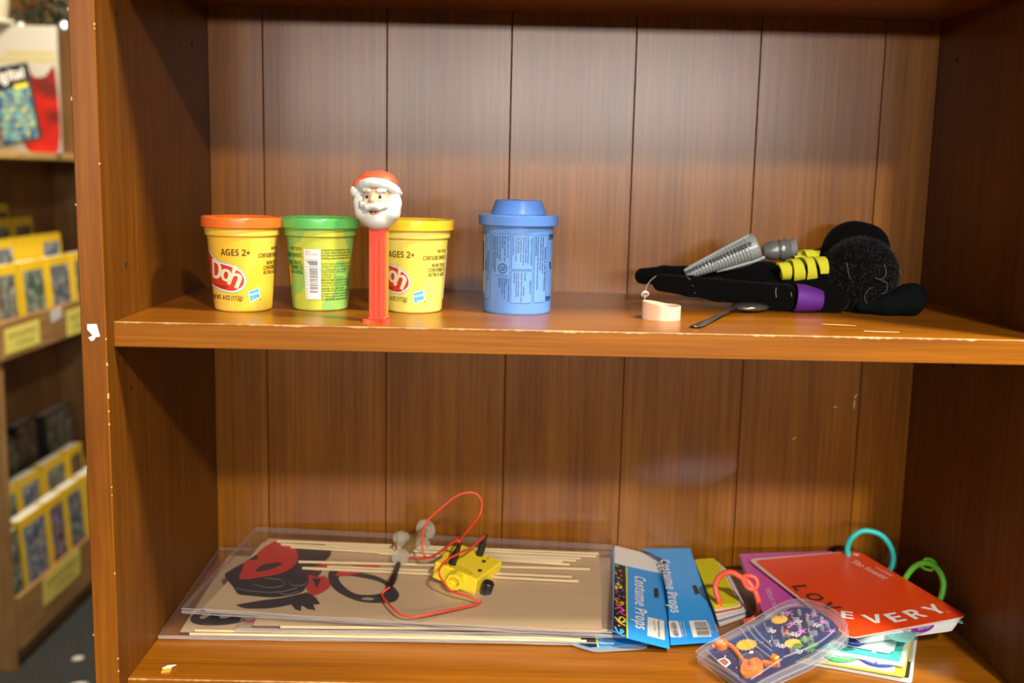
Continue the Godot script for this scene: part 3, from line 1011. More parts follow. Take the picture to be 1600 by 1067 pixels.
# ---- the candy dispenser -------------------------------------------------------------------------
func dispenser() -> void:
	var t := thing("candy_dispenser", "candy dispenser with a red stem and a smiling white-bearded head in a red cap", "dispenser", at(0.1505, 0, 0.2575, -0.19))
	var red := mat(lin(0.84, 0.085, 0.045), 0.35)
	var amber := mat(lin(0.85, 0.22, 0.02), 0.25)
	var white := mat(lin(0.70, 0.72, 0.69), 0.35)
	var skin := mat(lin(0.80, 0.53, 0.29), 0.45)
	# stem: a front plate with three ribs, the amber sleeve behind it
	var o := Soup.new()
	o.box(Vector3(-0.0068, 0.003, 0.0005), Vector3(0.0068, 0.0800, 0.0052), 0.0006)
	for x in [-0.0052, -0.0012, 0.0034]:
		o.box(Vector3(x - 0.0011, 0.0045, 0.0050), Vector3(x + 0.0011, 0.0785, 0.0058), 0.0003)
	part(t, "stem", o.mesh(0.0), red)
	o = Soup.new()
	o.box(Vector3(-0.0064, 0.003, -0.0070), Vector3(0.0066, 0.0790, 0.0004), 0.0008)
	o.box(Vector3(0.0060, 0.006, -0.0045), Vector3(0.0070, 0.0770, -0.0010), 0.0003)
	part(t, "sleeve", o.mesh(0.0), amber)
	o = Soup.new()
	var foot := pv([-0.0118, 0.0075, -0.0105, 0.0095, -0.0060, 0.0092, -0.0032, 0.0072, 0.0032, 0.0072, 0.0060, 0.0092, 0.0105, 0.0095, 0.0118, 0.0075, 0.0112, 0.0045, 0.0080, 0.0020, 0.0072, -0.0100, -0.0072, -0.0100, -0.0080, 0.0020, -0.0112, 0.0045], false)
	o.prism(round_corners(foot, 0.0015, 3), 0.0, 0.0022)
	o.box(Vector3(-0.0072, 0.002, -0.0075), Vector3(0.0072, 0.0042, 0.0058), 0.0006)
	part(t, "foot", o.mesh(30.0), red)
	# head; millimetres from its middle, front towards +z
	var head := Transform3D(Basis.from_scale(Vector3.ONE), Vector3(0.0002, 0.0985, 0.0005))
	var mm := func(list: Array) -> Array: return list
	var b := Blob.new()
	b.k = 0.005
	b.egg(Vector3(0, -9, 0) * 0.001, Vector3(17.8, 12.5, 13) * 0.001)
	b.egg(Vector3(0, -15, 3) * 0.001, Vector3(10.5, 8, 10) * 0.001)
	b.chain([Vector3(-14.5, 6, 2) * 0.001, Vector3(-15, -1, 4) * 0.001, Vector3(-13, -9, 6) * 0.001], [0.0032, 0.0042, 0.005])
	b.chain([Vector3(14.5, 6, 2) * 0.001, Vector3(15, -1, 4) * 0.001, Vector3(13, -9, 6) * 0.001], [0.0032, 0.0042, 0.005])
	b.egg(Vector3(0, -2, -3) * 0.001, Vector3(16.2, 16, 12) * 0.001)
	o = Soup.new()
	o.xf = head
	b.build(o, 0.0011)
	part(t, "beard", o.mesh(70.0), white)
	b = Blob.new()
	b.k = 0.004
	b.egg(Vector3(0, 3, 2) * 0.001, Vector3(12.5, 10.5, 12.5) * 0.001)
	b.egg(Vector3(0, -8.6, 10.2) * 0.001, Vector3(6.2, 3.6, 4.2) * 0.001)
	b.egg(Vector3(-6.6, 0.2, 10) * 0.001, Vector3(3.6, 2.8, 3.4) * 0.001)
	b.egg(Vector3(6.6, 0.2, 10) * 0.001, Vector3(3.6, 2.8, 3.4) * 0.001)
	b.k = 0.0015
	b.cap(Vector3(0, 5.5, 13.2) * 0.001, Vector3(0, 1.2, 15.6) * 0.001, 0.0017, 0.0031)
	o = Soup.new()
	o.xf = head
	b.build(o, 0.0008)
	part(t, "face", o.mesh(70.0), skin)
	b = Blob.new()
	b.k = 0.003
	b.chain([Vector3(0.4, -3.3, 15.2) * 0.001, Vector3(-4.5, -4.4, 14.6) * 0.001, Vector3(-9.5, -3.2, 12.2) * 0.001, Vector3(-12.8, -0.9, 9.6) * 0.001], [0.0021, 0.0027, 0.0022, 0.0011])
	b.chain([Vector3(-0.4, -3.3, 15.2) * 0.001, Vector3(4.5, -4.4, 14.6) * 0.001, Vector3(9.5, -3.2, 12.2) * 0.001, Vector3(12.8, -0.9, 9.6) * 0.001], [0.0021, 0.0027, 0.0022, 0.0011])
	o = Soup.new()
	o.xf = head
	b.build(o, 0.0006)
	part(t, "moustache", o.mesh(70.0), white)
	for s in [-1.0, 1.0]:
		b = Blob.new()
		b.k = 0.002
		b.cap(Vector3(3.8 * s, 8.5, 13.4) * 0.001, Vector3(8.4 * s, 8.7, 11.6) * 0.001, 0.0019, 0.0019)
		o = Soup.new()
		o.xf = head
		b.build(o, 0.0006)
		part(t, "eyebrow", o.mesh(70.0), white)
		o = Soup.new()
		o.xf = head
		o.ball(Vector3(5.3 * s, 3.7, 12.0) * 0.001, Vector3(2.7, 2.8, 1.7) * 0.001, 18)
		var eye := part(t, "eye", o.mesh(70.0), white)
		o = Soup.new()
		o.xf = head
		o.ball(Vector3(5.2 * s - 0.1, 3.8, 13.0) * 0.001, Vector3(1.75, 1.95, 1.0) * 0.001, 14)
		var pupil := part(eye, "pupil", o.mesh(70.0), M.black_plastic)
		o = Soup.new()
		o.xf = head
		o.ball(Vector3(5.2 * s - 0.45, 4.6, 13.85) * 0.001, Vector3(0.5, 0.5, 0.25) * 0.001, 8)
		part(eye, "glint", o.mesh(70.0), white)
		o = Soup.new()
		o.xf = head
		o.ball(Vector3(6.6 * s, 0.2, 12.7) * 0.001, Vector3(1.6, 0.9, 0.9) * 0.001, 10)
		part(t, "cheek_spot", o.mesh(70.0), white)
	o = Soup.new()
	o.xf = head
	var lip := PackedVector2Array()
	for p in [[-3.6, -7.3], [-1.8, -7.6], [0, -7.7], [1.8, -7.6], [3.6, -7.3], [2.9, -8.7], [1.6, -10.0], [0, -10.4], [-1.6, -10.0], [-2.9, -8.7]]:
		lip.append(Vector2(p[0], -p[1]))
	var bend := func(p: Vector2) -> Vector3: return Vector3(p.x, -p.y, 14.55 - 0.035 * p.x * p.x - 0.16 * pow(absf(-p.y + 8.6), 2.0) * 0.4) * 0.001
	o.sheet(lip, bend, 0.9)
	part(t, "mouth", o.mesh(60.0), M.black_plastic)
	o = Soup.new()
	o.xf = head
	o.ball(Vector3(0, -9.55, 14.1) * 0.001, Vector3(1.9, 0.95, 0.75) * 0.001, 14)
	part(t, "tongue", o.mesh(70.0), mat(lin(0.85, 0.2, 0.12), 0.4))
	b = Blob.new()
	b.k = 0.004
	b.egg(Vector3(-0.5, 14.0, -1.2) * 0.001, Vector3(15.4, 10.6, 13.4) * 0.001)
	b.chain([Vector3(-10, 16, 0) * 0.001, Vector3(-15.5, 12, 3) * 0.001, Vector3(-18, 9, 4.5) * 0.001], [0.006, 0.0042, 0.003])
	o = Soup.new()
	o.xf = head
	b.build(o, 0.001)
	part(t, "cap", o.mesh(70.0), mat(lin(0.85, 0.11, 0.045), 0.5))
	b = Blob.new()
	b.k = 0.004
	b.chain([Vector3(-16.4, 6.5, -4) * 0.001, Vector3(-15.4, 9.2, 3) * 0.001, Vector3(-13.2, 11.6, 6.5) * 0.001, Vector3(-9.8, 13.3, 9.5) * 0.001, Vector3(-5.2, 14.4, 11.6) * 0.001, Vector3(0, 14.8, 12.4) * 0.001, Vector3(5.2, 14.2, 11.6) * 0.001, Vector3(9.8, 12.9, 9.5) * 0.001, Vector3(13.2, 10.9, 6.5) * 0.001, Vector3(15.4, 8.6, 3) * 0.001, Vector3(16.2, 6.5, -4) * 0.001], [0.0024, 0.0026, 0.0028, 0.0029, 0.0030, 0.0030, 0.0030, 0.0029, 0.0028, 0.0027, 0.0024])
	o = Soup.new()
	o.xf = head
	b.build(o, 0.0009)
	part(t, "cap_brim", o.mesh(70.0), white)
	o = Soup.new()
	o.xf = head
	o.ball(Vector3(-18.6, 7.6, 4.6) * 0.001, Vector3(4.3, 4.7, 4.3) * 0.001, 24)
	part(t, "pompom", o.mesh(70.0), white)

# ---- the black doll and what lies by it ---------------------------------------------------------
func fuzz(o: Soup, centre: Vector3, r: Vector3, n: int, len: float, s: int) -> void:
	# short stray hairs standing off a rounded body
	var g := RandomNumberGenerator.new()
	g.seed = s
	for i in n:
		var d := Vector3(g.randfn(), g.randfn(), g.randfn()).normalized()
		if d.y < -0.75:
			continue
		var p := centre + d * r * 0.985
		var side := d.cross(Vector3(g.randfn(), g.randfn(), g.randfn())).normalized()
		var l := len * g.randf_range(0.4, 1.3)
		var q := p + (d * g.randf_range(0.3, 0.9) + side * g.randf_range(0.3, 1.0)).normalized() * l
		var e := p + (q - p) * 0.55 + d * l * 0.18
		var w := d.cross(side) * 0.00011
		o.quad(p - w, p + w, e + w, e - w)
		o.tri(e - w, e + w, q)

func doll() -> void:
	var t := thing("felt_doll", "limp black felt doll with a fuzzy round head, yellow-green curls and a purple cuff", "doll", at(0.5, 0, 0.13))
	var inv := t.transform.affine_inverse()
	var b := Blob.new()
	b.k = 0.004
	b.egg(Vector3(0.5913, 0.0350, 0.118), Vector3(0.0358, 0.0352, 0.034))
	b.egg(Vector3(0.579, 0.047, 0.125), Vector3(0.02, 0.017, 0.018))
	b.noise = noise(31, 0.16, 3)
	b.rough = 0.0013
	var o := Soup.new()
	o.xf = inv
	b.build(o, 0.0016)
	var head := part(t, "head", o.mesh(80.0), M.black_felt)
	o = Soup.new()
	o.xf = inv
	fuzz(o, Vector3(0.5913, 0.0350, 0.118), Vector3(0.0362, 0.0356, 0.0344), 4200, 0.0036, 4)
	var hair := part(head, "fuzz", o.mesh(0.0), mat(lin(0.028, 0.029, 0.030), 0.9))
	hair.set_meta("kind", "stuff")
	# pale loose threads caught on the head
	o = Soup.new()
	o.xf = inv
	var c := Vector3(0.5913, 0.0350, 0.118)
	var on := func(dx: float, dy: float) -> Vector3:
		var z := sqrt(maxf(0.0, 1.0 - dx * dx - dy * dy))
		return c + Vector3(dx, dy, z) * 0.0378
	for L in [[[0.27, 0.35], [0.33, 0.22], [0.30, 0.05], [0.17, -0.02], [0.05, 0.02]], [[0.02, -0.22], [-0.10, -0.30], [-0.12, -0.50], [0.0, -0.66]], [[0.22, -0.05], [0.38, -0.12], [0.4, -0.32], [0.28, -0.38]], [[-0.58, 0.35], [-0.55, 0.12], [-0.52, -0.02]], [[0.45, -0.45], [0.62, -0.42], [0.6, -0.58], [0.45, -0.62]], [[0.78, 0.2], [0.86, 0.05]]]:
		var pts := []
		for p in L:
			pts.append(on.call(p[0], p[1]))
		o.tube(smooth(pts, 5), 0.0001, 4)
	part(head, "loose_thread", o.mesh(0.0), mat(lin(0.35, 0.35, 0.28), 0.6), Transform3D(), "pale loose threads")
	# the hat behind the head
	b = Blob.new()
	b.k = 0.008
	b.egg(Vector3(0.6035, 0.0515, 0.062), Vector3(0.0335, 0.033, 0.018), Vector3(-0.25, 0, 0))
	b.egg(Vector3(0.6045, 0.03, 0.07), Vector3(0.034, 0.03, 0.017))
	b.egg(Vector3(0.6195, 0.058, 0.06), Vector3(0.017, 0.02, 0.016))
	o = Soup.new()
	o.xf = inv
	b.build(o, 0.0025)
	part(t, "hat", o.mesh(80.0), M.black_felt)
	# the foot that sticks out to the right
	b = Blob.new()
	b.k = 0.008
	b.chain([Vector3(0.588, 0.0075, 0.140), Vector3(0.610, 0.0090, 0.146), Vector3(0.630, 0.0140, 0.142), Vector3(0.6395, 0.0156, 0.128)], [0.006, 0.0088, 0.0138, 0.0135])
	o = Soup.new()
	o.xf = inv
	b.build(o, 0.0018)
	part(t, "foot", o.mesh(80.0), mat(lin(0.0035, 0.0055, 0.006), 0.95, 0.0, 0.15))
	# body
	b = Blob.new()
	b.k = 0.01
	b.chain([Vector3(0.464, 0.023, 0.088), Vector3(0.5027, 0.0235, 0.098), Vector3(0.537, 0.021, 0.108), Vector3(0.566, 0.022, 0.116)], [0.011, 0.019, 0.0205, 0.021])
	b.cap(Vector3(0.51, 0.0125, 0.125), Vector3(0.566, 0.011, 0.136), 0.0125, 0.0105)
	b.noise = noise(8, 0.12, 2)
	b.rough = 0.0009
	o = Soup.new()
	o.xf = inv
	b.build(o, 0.002)
	part(t, "body", o.mesh(80.0), M.black_felt)
	# legs: the front one ends in the purple cuff, the rear one runs under the silver cone
	b = Blob.new()
	b.k = 0.004
	b.chain([Vector3(0.3995, 0.0252, 0.137), Vector3(0.428, 0.0222, 0.134), Vector3(0.4537, 0.0188, 0.131), Vector3(0.518, 0.0138, 0.133)], [0.0080, 0.0093, 0.0103, 0.0122])
	b.noise = noise(18, 0.2, 2)
	b.rough = 0.0006
	o = Soup.new()
	o.xf = inv
	b.build(o, 0.0013)
	var leg := part(t, "leg", o.mesh(80.0), M.black_felt)
	o = Soup.new()
	o.xf = inv
	var g := RandomNumberGenerator.new()
	g.seed = 77
	for i in 500:
		var k := g.randf()
		var p := Vector3(0.3995, 0.0252, 0.137).lerp(Vector3(0.518, 0.0138, 0.133), k)
		var a := g.randf_range(-0.9, PI)
		var d := Vector3(0, sin(a), cos(a))
		var q := p + d * lerpf(0.0086, 0.0118, k)
		var e := q + (d + Vector3(g.randf_range(-1, 1), g.randf_range(-0.5, 0.5), 0)).normalized() * g.randf_range(0.0006, 0.0018)
		o.tri(q - Vector3(0.00008, 0, 0), q + Vector3(0.00008, 0, 0), e)
	var lf := part(leg, "fuzz", o.mesh(0.0), mat(lin(0.03, 0.03, 0.032), 0.9))
	lf.set_meta("kind", "stuff")
	o = Soup.new()
	o.xf = inv
	for L in [[[0.4235, 0.0312, 0.1385], [0.4265, 0.0285, 0.1420], [0.4285, 0.0225, 0.1440], [0.431, 0.0165, 0.1425]], [[0.5065, 0.0232, 0.1415], [0.5056, 0.019, 0.1446], [0.5062, 0.0145, 0.1460]], [[0.5195, 0.0195, 0.1452], [0.5205, 0.0155, 0.1465]]]:
		var pts := []
		for p in L:
			pts.append(Vector3(p[0], p[1], p[2]))
		o.tube(smooth(pts, 5), 0.0002, 4)
	part(leg, "loose_thread", o.mesh(0.0), mat(lin(0.45, 0.48, 0.5), 0.6), Transform3D(), "pale loose threads")
	b = Blob.new()
	b.k = 0.003
	b.chain([Vector3(0.3882, 0.0270, 0.092), Vector3(0.41, 0.0277, 0.088), Vector3(0.46, 0.027, 0.084)], [0.0078, 0.0094, 0.011])
	b.noise = noise(28, 0.2, 2)
	b.rough = 0.0005
	o = Soup.new()
	o.xf = inv
	b.build(o, 0.0014)
	part(t, "leg", o.mesh(80.0), M.black_felt)
	# purple cuff
	o = Soup.new()
	o.xf = inv * Transform3D(Basis(Vector3.BACK, -PI / 2 - 0.08), Vector3(0.5265, 0.0138, 0.137))
	o.lathe([Vector2(0.0122, -0.0015), Vector2(0.0130, -0.001), Vector2(0.0133, 0.001), Vector2(0.0130, 0.008), Vector2(0.0112, 0.0175), Vector2(0.0094, 0.0240), Vector2(0.0086, 0.0245), Vector2(0.0070, 0.0235)], 40)
	part(t, "cuff", o.mesh(40.0), mat(lin(0.10, 0.010, 0.25), 0.65), Transform3D(), "purple cuff")
	# yellow-green curls: a flat ribbon wound loosely round itself
	var ribbon := mat(lin(0.56, 0.58, 0.02), 0.85)
	for curl in [[Vector3(0.5135, 0.0385, 0.127), Vector3(0.5530, 0.0400, 0.122), 0.0102, 3.3, 0.0], [Vector3(0.5330, 0.0500, 0.110), Vector3(0.5520, 0.0505, 0.110), 0.0062, 1.7, 1.2]]:
		var pts := []
		var n := 90
		for i in n + 1:
			var k := float(i) / n
			var a: float = TAU * curl[3] * k + curl[4]
			var rr: float = curl[2] * (0.62 + 0.5 * sqrt(minf(1.0, k * 1.6)))
			pts.append(curl[0].lerp(curl[1], k) + Vector3(0.0012 * sin(a), cos(a) * rr, sin(a) * rr * 0.8))
		o = Soup.new()
		o.xf = inv
		var axis: Vector3 = (curl[1] - curl[0]).normalized()
		for i in n:
			var c0: Vector3 = curl[0].lerp(curl[1], float(i) / n)
			var c1: Vector3 = curl[0].lerp(curl[1], float(i + 1) / n)
			var w := axis * 0.0048 * (1.0 + 0.15 * sin(i * 0.4))
			var d0: Vector3 = (pts[i] - c0).normalized() * 0.0011
			var d1: Vector3 = (pts[i + 1] - c1).normalized() * 0.0011
			var A: Vector3 = pts[i]
			var B: Vector3 = pts[i + 1]
			o.quad(A - w + d0 * 0.5, A + w + d0 * 0.5, B + w + d1 * 0.5, B - w + d1 * 0.5)
			o.quad(A + w - d0, A - w - d0, B - w - d1, B + w - d1)
			o.quad(A + w + d0 * 0.5, A + w - d0, B + w - d1, B + w + d1 * 0.5)
			o.quad(A - w - d0, A - w + d0 * 0.5, B - w + d1 * 0.5, B - w - d1)
		part(t, "curl", o.mesh(50.0), ribbon, Transform3D(), "yellow-green ribbon curl")

func small_things() -> void:
	# silver ribbed cone lying on the doll's legs
	var A := Vector3(0.4285, 0.0300, 0.1)
	var B := Vector3(0.4905, 0.0573, 0.1)
	var up := (B - A).normalized()
	var side := up.cross(Vector3.BACK).normalized()
	var t := thing("ribbed_cone", "silver grey ribbed plastic cone lying tilted across the black doll", "toy", Transform3D(Basis(side, up, side.cross(up)), A))
	var silver := mat(lin(0.30, 0.345, 0.36), 0.26, 0.1)
	var steel := mat(lin(0.045, 0.042, 0.04), 0.5)
	var len := A.distance_to(B)
	var prof := [Vector2(0.0, -0.0005), Vector2(0.0030, -0.0005)]
	var ribs := 20
	for i in ribs:
		var y0 := len * 0.92 * i / ribs
		var y1 := len * 0.92 * (i + 1) / ribs
		var r0 := lerpf(0.0042, 0.0128, sqrt(y0 / len) * 0.35 + 0.65 * y0 / len)
		prof.append(Vector2(r0 * 0.93, y0))
		prof.append(Vector2(r0 * 1.02, lerpf(y0, y1, 0.3)))
		prof.append(Vector2(r0 * 1.02, lerpf(y0, y1, 0.75)))
	prof += [Vector2(0.0122, len * 0.925), Vector2(0.0130, len * 0.93), Vector2(0.0132, len * 1.06), Vector2(0.0122, len * 1.085), Vector2(0.0060, len * 1.09), Vector2(0.0, len * 1.085)]
	part(t, "cone_shell", lathe_mesh(prof, 40, 30.0), silver)
	var o := Soup.new()
	# the dark toothed track along its upper side and the pale rail above it
	for i in 19:
		var k := (i + 0.5) / 19.0
		var y := len * 1.0 * k
		var r := lerpf(0.0043, 0.0131, sqrt(k) * 0.35 + 0.65 * k)
		var a := 2.0
		var d := Vector3(cos(a), 0, sin(a))
		o.xf = Transform3D(Basis(d, Vector3.UP, d.cross(Vector3.UP)), d * (r * 1.0) + Vector3(0, y, 0))
		o.box(Vector3(-0.001, -0.0016, -0.0016 - 0.0008 * k), Vector3(0.0012, 0.0004, 0.0016 + 0.0008 * k), 0.0002)
		o.box(Vector3(-0.001, -0.0017, -0.0003), Vector3(0.0011, 0.0017, 0.0007), 0.0)
	part(t, "toothed_track", o.mesh(0.0), steel)
	o = Soup.new()
	var pts := []
	for i in 12:
		var k := i / 11.0
		var r := lerpf(0.0043, 0.0131, sqrt(k) * 0.35 + 0.65 * k)
		var a := 2.75
		pts.append(Vector3(cos(a) * r * 1.05, len * 1.02 * k, sin(a) * r * 1.05))
	o.tube(pts, 0.0015, 8)
	part(t, "rail", o.mesh(50.0), silver)
	for f in 3:
		o = Soup.new()
		pts = []
		for i in 9:
			var k := lerpf(0.42 + 0.12 * f, 1.12 + 0.0 * f, i / 8.0)
			var r := lerpf(0.0043, 0.0131, sqrt(minf(k, 1.0)) * 0.35 + 0.65 * minf(k, 1.0))
			var a := 0.35 - 0.3 * f
			pts.append(Vector3(cos(a) * (r + 0.0006 + 0.0007 * f), len * k, sin(a) * (r + 0.0006)))
		o.tube(pts, [0.0005, 0.0009, 0.0013, 0.0015, 0.0016, 0.0017, 0.0017, 0.0017, 0.0016], 8)
		part(t, "fin", o.mesh(50.0), silver)
	# grey spool behind it
	A = Vector3(0.5045, 0.0535, 0.09)
	up = Vector3(1.0, 0.10, 0.0).normalized()
	side = up.cross(Vector3.BACK).normalized()
	t = thing("plastic_spool", "dark silver plastic spool with a flared end behind the yellow-green curls", "toy", Transform3D(Basis(side, up, side.cross(up)), A))
	part(t, "spool_body", lathe_mesh([Vector2(0, 0), Vector2(0.0050, 0), Vector2(0.0062, 0.001), Vector2(0.0085, 0.005), Vector2(0.0098, 0.009), Vector2(0.0100, 0.0125), Vector2(0.0088, 0.0138), Vector2(0.0086, 0.0148), Vector2(0.0104, 0.016), Vector2(0.0108, 0.0185), Vector2(0.0106, 0.0195), Vector2(0.0112, 0.0205), Vector2(0.0108, 0.0235), Vector2(0.0090, 0.0258), Vector2(0.0080, 0.0265)], 36), mat(lin(0.20, 0.215, 0.22), 0.28, 0.4))
	part(t, "flared_end", lathe_mesh([Vector2(0.0076, 0.0262), Vector2(0.0084, 0.0275), Vector2(0.0108, 0.0298), Vector2(0.0112, 0.0305), Vector2(0.0104, 0.0312), Vector2(0.0090, 0.0306), Vector2(0.0, 0.0302)], 36), silver)
	# beige teething band: a strap bent round and pinned at the left
	t = thing("strap_band", "beige rubber strap bent into a ring beside the doll's leg", "strap", at(0.3925, 0, 0.2035))
	var beige := mat(lin(0.78, 0.55, 0.38), 0.5)
	var ring := PackedVector2Array()
	for i in 48:
		var a := TAU * i / 48
		var r := 0.0158
		var p := Vector2(cos(a) * r, sin(a) * r * 1.02)
		if cos(a + 0.5 + PI) > 0.75:
			p += Vector2(-0.0035, -0.003) * (cos(a + 0.5 + PI) - 0.75) * 4.0
		ring.append(p)
	var inner := Geometry2D.offset_polygon(ring, -0.0017)[0]
	o = Soup.new()
	var n := ring.size()
	var hts := []
	for i in n:
		hts.append(0.0128 + 0.003 * clampf(-ring[i].x / 0.016, -0.3, 1.0))
	for i in n:
		var j := (i + 1) % n
		var a0 := ring[i]
		var a1 := ring[j]
		var b0 := a0 - a0.normalized() * 0.0018
		var b1 := a1 - a1.normalized() * 0.0018
		var e := 0.0005
		o.quad(Vector3(a1.x, 0, a1.y), Vector3(a0.x, 0, a0.y), Vector3(a0.x, hts[i] - e, a0.y), Vector3(a1.x, hts[j] - e, a1.y))
		var m0 := a0.lerp(b0, 0.3)
		var m1 := a1.lerp(b1, 0.3)
		var q0 := a0.lerp(b0, 0.7)
		var q1 := a1.lerp(b1, 0.7)
		o.quad(Vector3(a1.x, hts[j] - e, a1.y), Vector3(a0.x, hts[i] - e, a0.y), Vector3(m0.x, hts[i], m0.y), Vector3(m1.x, hts[j], m1.y))
		o.quad(Vector3(m1.x, hts[j], m1.y), Vector3(m0.x, hts[i], m0.y), Vector3(q0.x, hts[i], q0.y), Vector3(q1.x, hts[j], q1.y))
		o.quad(Vector3(q1.x, hts[j], q1.y), Vector3(q0.x, hts[i], q0.y), Vector3(b0.x, hts[i] - e, b0.y), Vector3(b1.x, hts[j] - e, b1.y))
		o.quad(Vector3(b0.x, 0, b0.y), Vector3(b1.x, 0, b1.y), Vector3(b1.x, hts[j] - e, b1.y), Vector3(b0.x, hts[i] - e, b0.y))
		o.quad(Vector3(a0.x, 0, a0.y), Vector3(a1.x, 0, a1.y), Vector3(b1.x, 0, b1.y), Vector3(b0.x, 0, b0.y))
	part(t, "band", o.mesh(50.0), beige)
	o = Soup.new()
	o.tube(smooth([Vector3(-0.0150, 0.0140, -0.0100), Vector3(-0.0140, 0.0205, -0.0135), Vector3(-0.0110, 0.0245, -0.03), Vector3(-0.0045, 0.0290, -0.05), Vector3(0.0015, 0.0315, -0.062)], 6), 0.0006, 8)
	part(t, "cord", o.mesh(50.0), mat(lin(0.3, 0.26, 0.22), 0.4))
	o = Soup.new()
	o.tube(smooth([Vector3(-0.0170, 0.0195, -0.0125), Vector3(-0.0145, 0.0220, -0.0120), Vector3(-0.0115, 0.0200, -0.0140), Vector3(-0.0140, 0.0175, -0.0150)], 6, true), 0.0013, 8, true)
	part(t, "knot", o.mesh(50.0), mat(lin(0.5, 0.42, 0.36), 0.5))
	# spoon on the shelf, its bowl under the doll
	t = thing("metal_spoon", "dark tarnished metal spoon pointing out from under the doll", "spoon", at(0.4625, 0, 0.1650))
	var dir := Vector3(0.4110 - 0.4625, 0, 0.2600 - 0.1650).normalized()
	var across := Vector3(dir.z, 0, -dir.x)
	var metal := mat(lin(0.16, 0.15, 0.14), 0.25, 0.85)
	o = Soup.new()
	var st := [[-0.012, 0.0022, 0.0050], [0.0, 0.0018, 0.0058], [0.02, 0.0020, 0.0055], [0.05, 0.0030, 0.0035], [0.075, 0.0042, 0.0022], [0.095, 0.0056, 0.0012], [0.105, 0.0054, 0.0012], [0.1085, 0.0034, 0.0014], [0.1098, 0.0008, 0.0014]]
	for i in st.size() - 1:
		var p: Array = st[i]
		var q: Array = st[i + 1]
		var P: Vector3 = dir * p[0] + Vector3(0, p[2], 0)
		var Q: Vector3 = dir * q[0] + Vector3(0, q[2], 0)
		var pw: Vector3 = across * p[1]
		var qw: Vector3 = across * q[1]
		var th := Vector3(0, 0.0013, 0)
		o.quad(P - pw, P + pw, P + th, P + th)
		o.quad(P + pw, Q + qw, Q + th, P + th)
		o.quad(P + th, Q + th, Q - qw, P - pw)
		o.quad(P - pw, Q - qw, Q + qw, P + pw)
	part(t, "handle", o.mesh(50.0), metal)
	var b := Blob.new()
	b.k = 0.001
	b.egg(Vector3.ZERO, Vector3(0.0155, 0.0042, 0.0205))
	o = Soup.new()
	var bc := Vector3(0.021, 0.0046, -0.026)
	o.xf = Transform3D(Basis(Vector3.UP, atan2(dir.x, dir.z) - 0.45), bc)
	b.build(o, 0.0012)
	part(t, "bowl", o.mesh(60.0), mat(lin(0.3, 0.29, 0.27), 0.22, 0.85))

# ---- the packets on the lower shelf ---------------------------------------------------------------
func film_sheet(out: PackedVector2Array, y: float, wave: float, s: int) -> ArrayMesh:
	# thin plastic over a shape, with shallow creases that catch the light
	var o := Soup.new()
	var n := noise(s, 14.0, 2)
	var m := noise(s + 5, 55.0, 2)
	o.sheet(out, func(p: Vector2) -> Vector3: return Vector3(p.x, y + wave * (n.get_noise_2d(p.x, p.y * 1.6) + 0.35 * m.get_noise_2d(p.x * 0.6, p.y)), p.y), 0.012)
	return o.mesh(60.0)

func bag(t: Node3D, out: PackedVector2Array, y0: float, y1: float, s: int) -> void:
	# an upper and a lower film joined along the welded edge
	part(t, "plastic_bag", film_sheet(out, y1, 0.0009, s), M.film, Transform3D(), "clear plastic bag")
	var o := Soup.new()
	var rim := PackedVector2Array(out)
	for i in rim.size():
		var a := rim[i]
		var b := rim[(i + 1) % rim.size()]
		o.quad(Vector3(a.x, y0, a.y), Vector3(b.x, y0, b.y), Vector3(b.x, y1 - 0.0002, b.y), Vector3(a.x, y1 - 0.0002, a.y))
		o.quad(Vector3(a.x, y0 + 0.0004, a.y), Vector3(b.x, y0 + 0.0004, b.y), Vector3(b.x * 1.003, y0, b.y * 1.003), Vector3(a.x * 1.003, y0, a.y * 1.003))
	part(t, "bag_edge", o.mesh(0.0), M.film_edge)
	# the folded seam along the front: a few bright lines of doubled film
	o = Soup.new()
	var g := noise(s + 40, 9.0, 2)
	for k in 3:
		var pts := []
		var L: Vector2 = out[0]
		var R: Vector2 = out[1] if out.size() < 6 else out[2]
		for i in 25:
			var p := L.lerp(R, i / 24.0)
			pts.append(Vector3(p.x, lerpf(y0, y1, clampf(0.18 + 0.34 * k + 0.25 * g.get_noise_2d(p.x, k * 3.0), 0.03, 0.97)), p.y + 0.0006 + 0.0012 * g.get_noise_2d(p.x, 20.0 + k)))
		o.tube(pts, 0.00035, 5)
	part(t, "bag_seam", o.mesh(50.0), M.film_seam)

func sticks(t: Node3D, list: Array, y: float) -> void:
	for k in list:
		var a := Vector3(k[0], y, -k[1])
		var b := Vector3(k[2], y, -k[3])
		part(t, "wooden_stick", tube_mesh([a, a.lerp(b, 0.5) + Vector3(0, 0.0003, 0), b], 0.0015, 8), M.stick)

func header_blue() -> StandardMaterial3D:
	return mat(lin(0.018, 0.32, 0.86), 0.35)

